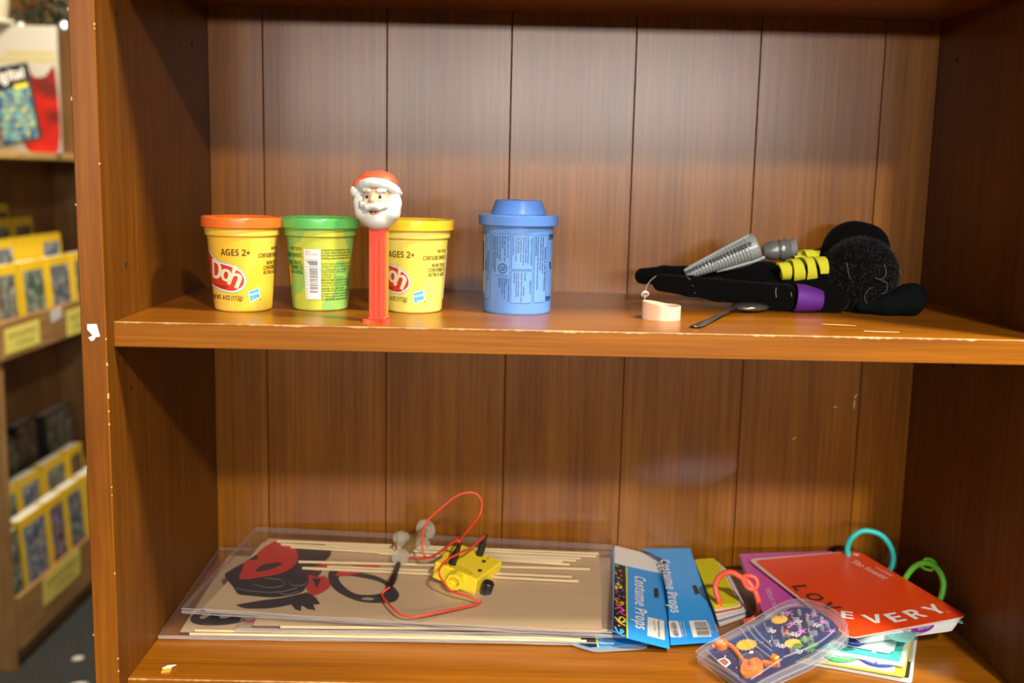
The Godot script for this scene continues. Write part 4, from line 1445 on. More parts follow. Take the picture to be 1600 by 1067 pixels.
func prop_kits() -> void:
	M.film_edge = pane(Color(0.72, 0.73, 0.76), 0.2, 0.2)
	M.film_seam = pane(Color(0.8, 0.8, 0.82), 0.5, 0.2)
	M.stick = mat(lin(0.80, 0.64, 0.38), 0.7)
	M.kraft = mat(lin(0.60, 0.43, 0.25), 0.85)
	M.navy = mat(lin(0.006, 0.007, 0.014), 0.5)
	M.red_card = mat(lin(0.55, 0.02, 0.015), 0.45)
	M.grey_card = mat(lin(0.12, 0.14, 0.14), 0.6)
	# --- the lowest packet ---
	var t := thing("costume_prop_kit", "lowest packet of costume props, its clear corner sticking out at the front left", "packet", frame(Vector3(-0.0545, LOW + 0.0012, 0.2115), Vector3(1, 0, 0.002), Vector3(0, -0.055, 1)), "packets of party costume props")
	bag(t, pv([0.0, 0.0, 0.415, 0.004, 0.412, 0.195, 0.0015, 0.203]), 0.0002, 0.0032, 5)
	slab(t, "kraft_card", pv([0.016, 0.012, 0.398, 0.014, 0.396, 0.18, 0.016, 0.185]), 0.0006, 0.0012, M.kraft)
	var o := Soup.new()
	var ring := smooth2(pv([0.018, 0.041, 0.022, 0.030, 0.034, 0.025, 0.052, 0.026, 0.066, 0.032, 0.071, 0.037, 0.060, 0.042, 0.044, 0.043, 0.052, 0.052, 0.040, 0.060, 0.024, 0.055]), 4)
	o.prism(ring, 0.0013, 0.0018)
	part(t, "glasses_cutout", o.mesh(0.0), M.navy, Transform3D(), "dark cut-out glasses")
	slab(t, "lens_opening", smooth2(pv([0.026, 0.041, 0.033, 0.048, 0.035, 0.045, 0.030, 0.037]), 3), 0.0018, 0.0021, M.kraft)
	slab(t, "lens_opening", smooth2(pv([0.044, 0.046, 0.052, 0.047, 0.054, 0.041, 0.046, 0.039]), 3), 0.0018, 0.0021, M.kraft)
	slab(t, "lips_cutout", smooth2(pv([0.070, 0.032, 0.084, 0.040, 0.096, 0.044, 0.092, 0.036, 0.082, 0.032]), 3), 0.0013, 0.0019, M.red_card, "red cut-out lips")
	slab(t, "beard_cutout", smooth2(pv([0.094, 0.036, 0.108, 0.044, 0.120, 0.042, 0.112, 0.034]), 3), 0.0013, 0.0019, M.navy, "dark cut-out beard")
	sticks(t, [[0.027, 0.0055, 0.39, 0.0065], [0.03, 0.012, 0.385, 0.010]], 0.0022)
	# its header sticks out to the right, farther than the others
	var H2 := frame(Vector3(0.4109, -0.2991, 0.2113), Vector3(0.9839, 0, -0.1786), Vector3(0.1779, -0.0902, 0.9799))
	# --- the middle packet ---
	t = thing("costume_prop_kit", "middle packet of costume props, its blue header the rightmost of the two", "packet", frame(Vector3(0.0135, LOW + 0.0072, 0.2035), Vector3(1, 0, -0.012), Vector3(0, -0.065, 1)), "packets of party costume props")
	bag(t, pv([0.0, 0.0, 0.375, -0.002, 0.378, 0.185, 0.012, 0.19]), -0.0016, 0.0022, 9)
	slab(t, "kraft_card", pv([0.014, 0.010, 0.362, 0.010, 0.362, 0.172, 0.018, 0.176]), -0.0004, 0.0004, M.kraft)
	sticks(t, [[0.04, 0.006, 0.35, 0.0075]], 0.0006)
	var h := Node3D.new()
	h.name = "header_card"
	t.add_child(h, true)
	h.transform = t.transform.affine_inverse() * H2
	header(h, pv([0.0010, 0.0, 0.0499, 0.0, 0.0682, 0.0897, 0.0895, 0.1973, 0.0355, 0.201, 0.0527, 0.1725, 0.0176, 0.0557]), pv([0.0606, 0.1102, 0.0654, 0.1110, 0.0627, 0.0929, 0.0575, 0.0909]), [0.0432, 0.1727, 0.0172, 0.0582, 0.0570, 0.1720])
	slab(h, "label_box", round_corners(pv([0.0049, 0.0127, 0.0161, 0.0114, 0.0222, 0.0411, 0.0130, 0.0422]), 0.002, 3), 0.0008, 0.001, M.white)
	flat_text(h, "CHOKING HAZARD", M.ink, [0.0150, 0.0395, 0.0095, 0.0135, 0.0190, 0.0388], 0.0012, font_bold, 14)
	flat_text(h, "Small parts", M.ink, [0.0125, 0.0372, 0.0078, 0.0150, 0.0143, 0.0370], 0.0012, font_plain, 14)
	slab(h, "barcode_label", pv([0.0262, 0.0103, 0.0440, 0.0094, 0.0498, 0.0392, 0.0326, 0.0400]), 0.0008, 0.001, M.white)
	var bars := Soup.new()
	var r := RandomNumberGenerator.new()
	r.seed = 3
	var k := 0.06
	while k < 0.95:
		var w := r.randf_range(0.012, 0.045)
		var L := Vector2(0.0262, 0.0103).lerp(Vector2(0.0326, 0.0400), k)
		var R := Vector2(0.0440, 0.0094).lerp(Vector2(0.0498, 0.0392), k)
		var d := Vector2(0.0326 - 0.0262, 0.0400 - 0.0103) * w
		var a := L.lerp(R, 0.26)
		var b := L.lerp(R, 0.94)
		bars.prism(pv([a.x, a.y, b.x, b.y, b.x + d.x, b.y + d.y, a.x + d.x, a.y + d.y]), 0.001, 0.0011)
		k += w + r.randf_range(0.015, 0.045)
	part(h, "barcode", bars.mesh(0.0), M.ink)
	put_small(h, [["Distributed by", 0.0266, 0.0396, 0.0205, 0.0122], ["Greenbrier Int'l", 0.0238, 0.0398, 0.0180, 0.0122], ["Made in China", 0.0502, 0.0336, 0.0468, 0.0150], ["367308", 0.0552, 0.0290, 0.0528, 0.0170]])
	# --- the top packet ---
	t = thing("costume_prop_kit", "top packet of costume props with red lips, black wig and glasses on kraft card", "packet", frame(Vector3(-0.0426, -0.2871, 0.1797), Vector3(0.9963, 0, 0.0862), Vector3(-0.0856, -0.1187, 0.9892)), "packets of party costume props")
	bag(t, pv([0.0, 0.0, 0.2, -0.002, 0.4017, 0.0, 0.4035, 0.09, 0.4038, 0.1755, 0.2, 0.177, 0.0143, 0.1768, 0.007, 0.09]), -0.0042, 0.0018, 2)
	slab(t, "kraft_card", pv([0.0168, 0.0077, 0.09, 0.003, 0.1683, -0.0002, 0.28, 0.004, 0.3924, 0.0101, 0.3921, 0.0745, 0.3890, 0.1589, 0.0343, 0.1584]), -0.0030, -0.0022, M.kraft)
	slab(t, "kraft_card", pv([0.02, 0.006, 0.1683, 0.0035, 0.3924, 0.006, 0.389, 0.15, 0.03, 0.15]), -0.0040, -0.0032, M.kraft)
	slab(t, "wig_cutout", smooth2(pv([0.0167, 0.0703, 0.0173, 0.0805, 0.0219, 0.0914, 0.0273, 0.1025, 0.0369, 0.1250, 0.055, 0.140, 0.080, 0.146, 0.104, 0.140, 0.110, 0.126, 0.1060, 0.1060, 0.1100, 0.0900, 0.1080, 0.0760, 0.1027, 0.0629, 0.1008, 0.0466, 0.0790, 0.0349, 0.0551, 0.0355, 0.0419, 0.0372, 0.0357, 0.0461]), 4), -0.0021, -0.0015, M.navy, "black cut-out wig")
	slab(t, "claw_cutout", pv([0.0465, 0.0167, 0.0520, 0.0133, 0.0584, 0.0114, 0.0778, 0.0134, 0.0885, 0.0175, 0.0981, 0.0231, 0.1040, 0.0150, 0.1104, 0.0124, 0.1083, 0.0227, 0.1160, 0.0165, 0.1235, 0.0152, 0.1181, 0.0267, 0.1210, 0.0255, 0.1246, 0.0274, 0.1172, 0.0389, 0.1070, 0.0473, 0.1017, 0.0436, 0.0871, 0.0342, 0.0687, 0.0276]), -0.0021, -0.0016, M.navy, "dark cut-out moustache with a spiked end")
	slab(t, "lips_cutout", smooth2(pv([0.0337, 0.0661, 0.0300, 0.085, 0.0273, 0.1025, 0.0384, 0.1073, 0.0340, 0.1211, 0.0386, 0.1401, 0.0467, 0.1507, 0.0562, 0.1432, 0.0692, 0.1370, 0.0793, 0.1117, 0.0777, 0.0939, 0.0699, 0.0811, 0.0516, 0.0714]), 4), -0.0014, -0.0009, M.red_card, "large red cut-out lips")
	slab(t, "mouth_opening", smooth2(pv([0.0453, 0.0808, 0.0471, 0.0958, 0.0658, 0.1031, 0.0605, 0.0903]), 3), -0.0009, -0.0007, M.navy)
	slab(t, "bow_cutout", smooth2(pv([0.1029, 0.0565, 0.1043, 0.0631, 0.0995, 0.0808, 0.1087, 0.0768, 0.1162, 0.0793, 0.1262, 0.0622, 0.1224, 0.0489, 0.1141, 0.0417]), 4), -0.0014, -0.0009, M.red_card, "red cut-out lips with a black middle")
	slab(t, "mouth_opening", pv([0.1048, 0.0730, 0.1135, 0.0740, 0.1146, 0.0545]), -0.0009, -0.0007, M.navy)
	slab(t, "lips_cutout", smooth2(pv([0.126, 0.083, 0.138, 0.104, 0.166, 0.112, 0.160, 0.098, 0.142, 0.086]), 3), -0.0014, -0.0009, M.red_card, "red cut-out half hidden under the sticks")
	slab(t, "lips_cutout", smooth2(pv([0.098, 0.096, 0.112, 0.106, 0.116, 0.098, 0.106, 0.090]), 3), -0.0014, -0.0009, M.red_card, "small red cut-out under the sticks")
	var gl := smooth2(pv([0.1179, 0.0914, 0.1317, 0.0930, 0.1482, 0.0915, 0.1687, 0.0853, 0.1845, 0.0711, 0.1962, 0.0532, 0.1945, 0.0393, 0.1820, 0.0348, 0.1599, 0.0362, 0.1375, 0.0503, 0.1235, 0.0688]), 4)
	slab(t, "glasses_cutout", gl, -0.0021, -0.0015, M.navy, "black cut-out glasses")
	slab(t, "lens_opening", smooth2(pv([0.1301, 0.0789, 0.1400, 0.0830, 0.1500, 0.0815, 0.1706, 0.0752, 0.1825, 0.0636, 0.1771, 0.0515, 0.1575, 0.0481, 0.1419, 0.0594]), 4), -0.0015, -0.0012, M.kraft)
	slab(t, "highlight_mark", smooth2(pv([0.162, 0.0395, 0.167, 0.0425, 0.174, 0.041, 0.170, 0.038]), 3), -0.0015, -0.0012, mat(lin(0.45, 0.36, 0.26), 0.6))
	o = Soup.new()
	for L in [[[0.036, 0.047], [0.055, 0.043], [0.079, 0.044], [0.095, 0.054]], [[0.05, 0.057], [0.067, 0.0515], [0.080, 0.058], [0.075, 0.068], [0.058, 0.070]], [[0.083, 0.066], [0.089, 0.059], [0.099, 0.060], [0.103, 0.070]], [[0.076, 0.047], [0.088, 0.040], [0.098, 0.0475]]]:
		var pts := []
		for p in L:
			pts.append(Vector3(p[0], -0.0014, -p[1]))
		o.tube(smooth(pts, 6), 0.00035, 4)
	part(t, "card_edge", o.mesh(0.0), M.grey_card, Transform3D(), "grey cut edges of the black cards")
	sticks(t, [[0.0467, 0.1479, 0.3883, 0.1549], [0.0532, 0.1415, 0.3654, 0.1365], [0.0650, 0.1367, 0.3591, 0.1273], [0.0826, 0.1046, 0.3801, 0.1198], [0.0899, 0.0918, 0.3691, 0.0930], [0.1143, 0.0970, 0.3619, 0.1015], [0.10, 0.1445, 0.386, 0.1488], [0.13, 0.1385, 0.37, 0.1425], [0.16, 0.132, 0.352, 0.1325]], 0.0002)
	h = Node3D.new()
	h.name = "header_card"
	t.add_child(h, true)
	h.transform = t.transform.affine_inverse() * frame(Vector3(0.3581, -0.2861, 0.2151), Vector3(0.9667, -0.2433, 0.0791), Vector3(-0.0898, -0.0332, 0.9954))
	header(h, pv([0.0, 0.0028, 0.013, -0.0035, 0.0534, 0.0, 0.0558, 0.0737, 0.0604, 0.2185, 0.001, 0.2081]), pv([0.0438, 0.1261, 0.0488, 0.1295, 0.0485, 0.1069, 0.0434, 0.1034]), [0.0200, 0.1448, 0.0175, 0.0213, 0.0360, 0.1480])
	slab(h, "confetti_strip", pv([0.0002, 0.0035, 0.0130, -0.0036, 0.0148, 0.1626, 0.0031, 0.1625]), 0.0007, 0.0009, M.navy, "black strip printed with coloured confetti")
	slab(h, "yellow_line", pv([0.0128, -0.0035, 0.0141, -0.0034, 0.0165, 0.1638, 0.0150, 0.1636]), 0.0007, 0.001, mat(lin(0.75, 0.7, 0.05), 0.4))
	slab(h, "price_sticker", round_corners(pv([0.0025, 0.1635, 0.0582, 0.1729, 0.0577, 0.2179, 0.0028, 0.2130]), 0.002, 3), 0.0008, 0.0011, M.white, "white sticker on the header")
	slab(h, "label_box", pv([0.0328, 0.0126, 0.0496, 0.0138, 0.0508, 0.0549, 0.0346, 0.0530]), 0.0008, 0.001, M.white)
	flat_text(h, "CHOKING HAZARD - Small parts", M.ink, [0.0440, 0.0520, 0.0430, 0.0154, 0.0462, 0.0520], 0.0012, font_bold, 14)
	flat_text(h, "3 years and up", M.ink, [0.0395, 0.0488, 0.0398, 0.0268, 0.0415, 0.0488], 0.0012, font_plain, 14)
	var cols := [lin(0.75, 0.7, 0.05), lin(0.85, 0.35, 0.02), lin(0.85, 0.06, 0.35), lin(0.05, 0.4, 0.75), lin(0.3, 0.05, 0.5)]
	var curl := [[[0.0035, 0.110], [0.0090, 0.108], [0.0080, 0.102], [0.0035, 0.104], [0.0045, 0.096]], [[0.0025, 0.074], [0.0060, 0.066], [0.0110, 0.070], [0.0085, 0.062], [0.0040, 0.060]], [[0.0022, 0.050], [0.0080, 0.057], [0.0105, 0.050], [0.0065, 0.046], [0.0130, 0.042]], [[0.0020, 0.032], [0.0085, 0.025], [0.0120, 0.033], [0.0080, 0.036], [0.0060, 0.024], [0.0125, 0.020]], [[0.0020, 0.0115], [0.0055, 0.001], [0.0100, 0.006], [0.0080, 0.010], [0.0075, -0.001], [0.0120, 0.0]]]
	var tint_s := Soup.new()
	for i in curl.size():
		tint_s.ink = cols[[0, 1, 2, 0, 3][i]].srgb_to_linear()
		var pts := []
		for p in curl[i]:
			pts.append(Vector3(p[0], 0.0009, -p[1]))
		tint_s.tube(smooth(pts, 6), 0.0009, 6, false, 0.2)
	r.seed = 12
	for i in 46:
		tint_s.ink = cols[i % 5].srgb_to_linear()
		var x := r.randf_range(0.0035, 0.0118)
		var y := r.randf_range(0.004, 0.158)
		var s := r.randf_range(0.0007, 0.0014)
		tint_s.prism(pv([x - s, y, x, y - s * 1.4, x + s, y, x, y + s * 1.4]), 0.0009, 0.00102)
	part(h, "confetti", tint_s.mesh(0.0), M.tint, Transform3D(), "coloured curls and confetti")
	# the lowest packet's own header, bent under, and its clear corner
	t = get_node("costume_prop_kit")
	h = Node3D.new()
	h.name = "header_card"
	t.add_child(h, true)
	h.transform = t.transform.affine_inverse() * frame(Vector3(0.338, LOW + 0.0022, 0.213), Vector3(1, 0, 0.0), Vector3(0.0, -0.02, 1))
	slab(h, "header_sheet", pv([-0.012, 0.004, 0.0, -0.004, 0.072, 0.010, 0.072, 0.16, 0.0, 0.16]), 0.0, 0.0006, header_blue())
	slab(h, "confetti_strip", pv([-0.009, 0.003, 0.0, -0.003, 0.0065, -0.002, 0.0065, 0.16, 0.0, 0.16]), 0.0006, 0.0008, M.navy)
	slab(h, "yellow_line", pv([0.0065, -0.002, 0.0082, -0.0016, 0.0082, 0.16, 0.0065, 0.16]), 0.0006, 0.001, mat(lin(0.75, 0.7, 0.05), 0.4))
	o = Soup.new()
	o.sheet(round_corners(pv([-0.018, 0.002, 0.004, -0.012, 0.052, -0.004, 0.06, 0.05, 0.0, 0.05]), 0.006), func(p: Vector2) -> Vector3: return Vector3(p.x, 0.0003 - 0.012 * maxf(p.y, 0.0), p.y), 0.006)
	part(h, "bag_corner", o.mesh(40.0), pane(Color(0.7, 0.78, 0.82), 0.5, 0.2), Transform3D(), "clear stiff corner of the bag")

func header(h: Node3D, out: PackedVector2Array, hole: PackedVector2Array, words: Array) -> void:
	var o := Soup.new()
	o.prism(out, 0.0, 0.0007)
	part(h, "header_sheet", o.mesh(0.0), header_blue(), Transform3D(), "blue header sheet")
	slab(h, "hang_hole", hole, 0.0007, 0.0009, M.ink)
	var s := Soup.new()
	var p0 := Vector3(words[0], 0.0011, -words[1])
	var ex := Vector3(words[2], 0.0011, -words[3]) - p0
	var ey := Vector3(words[4], 0.0011, -words[5]) - p0
	s.text("Costume Props", font_bold, func(q: Vector2) -> Vector3: return p0 + ex * (q.x + 0.022 * q.y) + ey * q.y, 40)
	part(h, "lettering", s.mesh(0.0), M.white, Transform3D(), "white lettering")

func put_small(h: Node3D, list: Array) -> void:
	var s := Soup.new()
	for L in list:
		var d := Vector2(L[3] - L[1], L[4] - L[2])
		var n := Vector2(-d.y, d.x).normalized() * 0.0016
		put_text(s, L[0], [L[1] - n.x * 0.5, L[2] - n.y * 0.5, L[3] - n.x * 0.5, L[4] - n.y * 0.5, L[1] + n.x * 0.5, L[2] + n.y * 0.5], 0.0009, font_plain, 12)
	part(h, "lettering", s.mesh(0.0), M.white)

# ---- the yellow science gadget with red wires -------------------------------------------------------
func gadget() -> void:
	var t := thing("wired_gadget", "yellow plastic gadget box with black plugs, looping red wires and clear knobs", "gadget", frame(Vector3(0.1904, -0.2551, 0.1267), Vector3(0.8785, -0.2046, 0.4317), Vector3(-0.4435, -0.0137, 0.8962)))
	var yel := mat(lin(0.88, 0.68, 0.03), 0.4)
	# housing: x along its front side, y out of its top, z towards the viewer
	var o := Soup.new()
	o.box(Vector3(0.0, -0.0180, -0.0550), Vector3(0.0485, 0.0, 0.0), 0.0014)
	o.box(Vector3(-0.0080, -0.0150, -0.0480), Vector3(0.0010, -0.0015, -0.0300), 0.0014)
	part(t, "housing", o.mesh(0.0), yel, Transform3D(), "yellow box")
	o = Soup.new()
	o.xf = Transform3D(Basis(Vector3.UP, 0.22) * Basis(Vector3.RIGHT, PI / 2), Vector3(0.0265, -0.0078, -0.0010))
	o.lathe([Vector2(0.0092, 0.0), Vector2(0.0088, 0.0102), Vector2(0.0082, 0.0110), Vector2(0.0062, 0.0110), Vector2(0.0056, 0.0102), Vector2(0.0054, 0.0030), Vector2(0.0, 0.0030)], 8)
	part(t, "nozzle", o.mesh(20.0), yel, Transform3D(), "hollow yellow nozzle")
	o = Soup.new()
	o.xf = Transform3D(Basis(Vector3.BACK, -0.10), Vector3(0.0548, -0.0195, -0.0115))
	o.lathe([Vector2(0.0, 0.0), Vector2(0.0050, 0.0), Vector2(0.0057, 0.0010), Vector2(0.0058, 0.0150), Vector2(0.0050, 0.0160), Vector2(0.0, 0.0162)], 24)
	part(t, "knob", o.mesh(30.0), M.black_plastic, Transform3D(), "black round knob")
	# printing on top: an outlined panel, two spots and a slot
	o = Soup.new()
	for e in [[0.008, -0.0500, 0.026, -0.0497], [0.012, -0.0040, 0.038, -0.0037], [0.0078, -0.049, 0.0081, -0.010]]:
		o.box(Vector3(e[0], -0.0001, e[1]), Vector3(e[2], 0.0001, e[3]))
	for k in [[0.0348, -0.0393], [0.0414, -0.0186]]:
		o.box(Vector3(k[0] - 0.0017, -0.0001, k[1] - 0.0024), Vector3(k[0] + 0.0017, 0.0005, k[1] + 0.0024))
	for i in 6:
		o.box(Vector3(0.0350 + 0.0008 * i, -0.0001, -0.0090 + 0.0003 * i), Vector3(0.0354 + 0.0008 * i, 0.0001, -0.0070 + 0.0003 * i))
		o.box(Vector3(0.0330 + 0.0003 * i, -0.0001, -0.0520 + 0.0010 * i), Vector3(0.0340 + 0.0003 * i, 0.0001, -0.0514 + 0.0010 * i))
	part(t, "printed_marks", o.mesh(0.0), M.ink)
	o = Soup.new()
	for e in [[0.0188, -0.0108, 0.0330, -0.0104], [0.0188, -0.0070, 0.0330, -0.0066], [0.0186, -0.0108, 0.0190, -0.0066], [0.0328, -0.0108, 0.0332, -0.0066]]:
		o.box(Vector3(e[0], -0.0001, e[1]), Vector3(e[2], 0.0001, e[3]))
	part(t, "slot_outline", o.mesh(0.0), M.black_plastic)
	var inv := t.transform.affine_inverse()
	# plugs
	for p in [[Vector3(0.2069, -0.2595, 0.1250), Vector3(0.2153, -0.2353, 0.1276)], [Vector3(0.2332, -0.2612, 0.0942), Vector3(0.2398, -0.2370, 0.0968)]]:
		o = Soup.new()
		o.xf = inv
		var A: Vector3 = p[0]
		var B: Vector3 = p[1]
		o.tube([A, A.lerp(B, 0.12), A.lerp(B, 0.6), A.lerp(B, 0.63), A.lerp(B, 0.72), A.lerp(B, 0.75), B], [0.0034, 0.0040, 0.0037, 0.0029, 0.0029, 0.0024, 0.0020], 10)
		part(t, "plug", o.mesh(40.0), M.black_plastic, Transform3D(), "black plug")
	# wires
	var W := [
		[Vector3(0.2148, -0.2355, 0.1276), Vector3(0.2154, -0.2338, 0.1230), Vector3(0.2182, -0.2326, 0.1130), Vector3(0.2257, -0.2268, 0.1000), Vector3(0.2326, -0.2198, 0.0900), Vector3(0.2351, -0.2094, 0.0850), Vector3(0.2313, -0.2007, 0.0830), Vector3(0.2230, -0.1975, 0.0830), Vector3(0.2100, -0.2005, 0.0850), Vector3(0.1971, -0.2101, 0.0880), Vector3(0.1859, -0.2199, 0.0900), Vector3(0.1795, -0.2270, 0.0920), Vector3(0.1760, -0.2400, 0.0940), Vector3(0.1760, -0.2513, 0.0960), Vector3(0.1788, -0.2600, 0.1000), Vector3(0.1858, -0.2585, 0.1060), Vector3(0.1974, -0.2481, 0.1130), Vector3(0.2090, -0.2350, 0.1220), Vector3(0.2127, -0.2323, 0.1260), Vector3(0.2148, -0.2355, 0.1276)],
		[Vector3(0.1595, -0.2680, 0.0850), Vector3(0.1631, -0.2668, 0.0880), Vector3(0.1678, -0.2648, 0.0950), Vector3(0.1739, -0.2627, 0.1000), Vector3(0.1843, -0.2578, 0.1080), Vector3(0.1960, -0.2487, 0.1160), Vector3(0.2060, -0.2381, 0.1240), Vector3(0.2124, -0.2328, 0.1280), Vector3(0.2148, -0.2355, 0.1276)],
		[Vector3(0.2391, -0.2373, 0.0968), Vector3(0.2373, -0.2392, 0.1000), Vector3(0.2326, -0.2404, 0.1080), Vector3(0.2251, -0.2426, 0.1220), Vector3(0.2116, -0.2433, 0.1400), Vector3(0.2013, -0.2461, 0.1520), Vector3(0.1968, -0.2521, 0.1600), Vector3(0.1990, -0.2585, 0.1620), Vector3(0.2020, -0.2641, 0.1600), Vector3(0.2070, -0.2715, 0.1575), Vector3(0.2128, -0.2735, 0.1600), Vector3(0.2255, -0.2755, 0.1637), Vector3(0.2341, -0.2791, 0.1654), Vector3(0.2375, -0.2800, 0.1658), Vector3(0.2343, -0.2803, 0.1700), Vector3(0.2216, -0.2803, 0.1778), Vector3(0.1995, -0.2808, 0.1893), Vector3(0.1821, -0.2815, 0.1974), Vector3(0.1702, -0.2815, 0.1986), Vector3(0.1607, -0.2800, 0.1933), Vector3(0.1496, -0.2790, 0.1743), Vector3(0.1428, -0.2780, 0.1590), Vector3(0.1443, -0.2755, 0.1544), Vector3(0.1496, -0.2718, 0.1535)]]
	for w in W:
		o = Soup.new()
		o.xf = inv
		o.tube(smooth(w, 6), 0.00108, 8)
		part(t, "wire", o.mesh(60.0), M.red_wire, Transform3D(), "thin red wire")
	o = Soup.new()
	o.xf = inv
	var c := [Vector3(0.1496, -0.2718, 0.1535), Vector3(0.1503, -0.2707, 0.1500), Vector3(0.1507, -0.2700, 0.1420), Vector3(0.1515, -0.2695, 0.1320), Vector3(0.1516, -0.2696, 0.1240), Vector3(0.1518, -0.2705, 0.0950)]
	o.tube(c, [0.0022, 0.0024, 0.0034, 0.0034, 0.0026, 0.0026], 10)
	part(t, "clip", o.mesh(40.0), M.black_plastic, Transform3D(), "black wire clip")
	# clear faceted knobs round a little brass axle
	var glass := pane(Color(0.86, 0.86, 0.78), 0.26, 0.06)
	for K in [[Vector3(0.1533, -0.2669, 0.085), Vector3(-0.45, 0.30, 0.84), 0.0092, 0.0130], [Vector3(0.1500, -0.2604, 0.048), Vector3(-0.8, 0.2, 0.55), 0.0088, 0.0135], [Vector3(0.1720, -0.2640, 0.055), Vector3(0.65, -0.1, 0.75), 0.0088, 0.0140], [Vector3(0.1745, -0.2540, 0.035), Vector3(0.55, 0.6, 0.55), 0.0115, 0.0105]]:
		o = Soup.new()
		var up: Vector3 = K[1].normalized()
		var sd := up.cross(Vector3.UP).normalized()
		o.xf = inv * Transform3D(Basis(sd, up, sd.cross(up)), K[0])
		var R: float = K[2]
		var L: float = K[3]
		o.lathe([Vector2(0, -L * 0.5), Vector2(R * 0.72, -L * 0.5), Vector2(R * 0.85, -L * 0.42), Vector2(R * 0.85, -L * 0.15), Vector2(R * 0.98, -L * 0.05), Vector2(R, L * 0.08), Vector2(R * 0.9, L * 0.15), Vector2(R * 0.9, L * 0.38), Vector2(R * 0.75, L * 0.5), Vector2(R * 0.4, L * 0.5), Vector2(R * 0.36, L * 0.3), Vector2(0, L * 0.28)], 10)
		part(t, "clear_knob", o.mesh(0.0), glass, Transform3D(), "clear faceted plastic knob")
	o = Soup.new()
	o.xf = inv
	o.tube([Vector3(0.1550, -0.2655, 0.0760), Vector3(0.1630, -0.2620, 0.0560), Vector3(0.1735, -0.2550, 0.0380)], [0.0055, 0.0062, 0.0050], 12)
	part(t, "axle", o.mesh(50.0), pane(Color(0.62, 0.5, 0.28), 0.5, 0.15), Transform3D(), "amber clear axle")
	o = Soup.new()
	o.xf = inv
	o.tube(smooth([Vector3(0.1430, -0.2655, 0.0580), Vector3(0.1414, -0.2625, 0.0590), Vector3(0.1428, -0.2600, 0.0600), Vector3(0.1453, -0.2630, 0.0620), Vector3(0.1468, -0.2650, 0.0660)], 5), 0.0009, 6)
	part(t, "wire", o.mesh(60.0), mat(lin(0.2, 0.015, 0.01), 0.4), Transform3D(), "dark red wire end")

# ---- flash cards on a coral ring --------------------------------------------------------------------
func flash_cards() -> void:
	var t := thing("flash_cards", "yellow topped stack of flash cards on a coral ring, behind the clear game", "cards", frame(Vector3(0.4620, -0.2871, 0.1470), Vector3(0.9529, 0, -0.3033), Vector3(0.3031, -0.0362, 0.9523)))
	var base := pv([0.0, 0.0, 0.0269, 0.0, 0.0604, 0.1095, 0.0371, 0.1106])
	var cols := [lin(0.62, 0.56, 0.01), lin(0.66, 0.6, 0.02), M.paper.albedo_color, lin(0.6, 0.09, 0.03), M.paper.albedo_color, lin(0.6, 0.6, 0.58), M.paper.albedo_color, lin(0.28, 0.2, 0.4), M.paper.albedo_color, lin(0.64, 0.66, 0.66)]
	for i in cols.size():
		var k: float = i
		var grow := pv([0.0, -0.001 - 0.0015 * k, 0.0270 + 0.0023 * k, 0.0003 * k - 0.001, 0.0604 + 0.0018 * k, 0.106, 0.038, 0.108])
		var y := -0.00155 * i
		slab(t, "card", round_corners(base if i == 0 else grow, 0.004, 3), y - 0.0011, y - 0.0001, mat(cols[i], 0.5))
	var o := Soup.new()
	o.xf = t.transform.affine_inverse()
	o.tube(smooth(RING_CORAL, 6), 0.0028, 10)
	part(t, "ring", o.mesh(60.0), mat(lin(0.82, 0.11, 0.06), 0.35), Transform3D(), "coral plastic ring")
	o = Soup.new()
	o.xf = t.transform.affine_inverse()
	o.tube(smooth(RING_KNOT, 6, true), 0.0024, 10, true)
	part(t, "ring_clasp", o.mesh(60.0), mat(lin(0.80, 0.10, 0.055), 0.35))
	var hd := Soup.new()
	hd.xf = Transform3D(Basis.IDENTITY, Vector3(0.0126, 0.0000, -0.0111))
	hd.lathe([Vector2(0.0034, 0.0), Vector2(0.0034, 0.0002), Vector2(0, 0.0002)], 14)
	part(t, "punch_hole", hd.mesh(0.0), M.dark_gap)

# ---- three sets of ring cards ------------------------------------------------------------------------
func fan(t: Node3D, out: PackedVector2Array, n: int, y: float, step: float, turn: float, cols: Array, r := 0.006, pivot := Vector2(0.12, -0.13)) -> void:
	for i in n:
		var p := PackedVector2Array()
		for q in out:
			p.append((q - pivot).rotated(turn * (i + 1)) + pivot)
		slab(t, "card", round_corners(p, r, 4), y - step * i - step * 0.7, y - step * i, mat(cols[i % cols.size()], 0.45))

func tab(t: Node3D, called: String, shape: PackedVector2Array, y: float, c: Color, alpha := 1.0) -> MeshInstance3D:
	var m := mat(c, 0.4)
	if alpha < 1.0:
		m = pane(c, alpha, 0.3)
	return slab(t, called, shape, y, y + 0.0005, m)

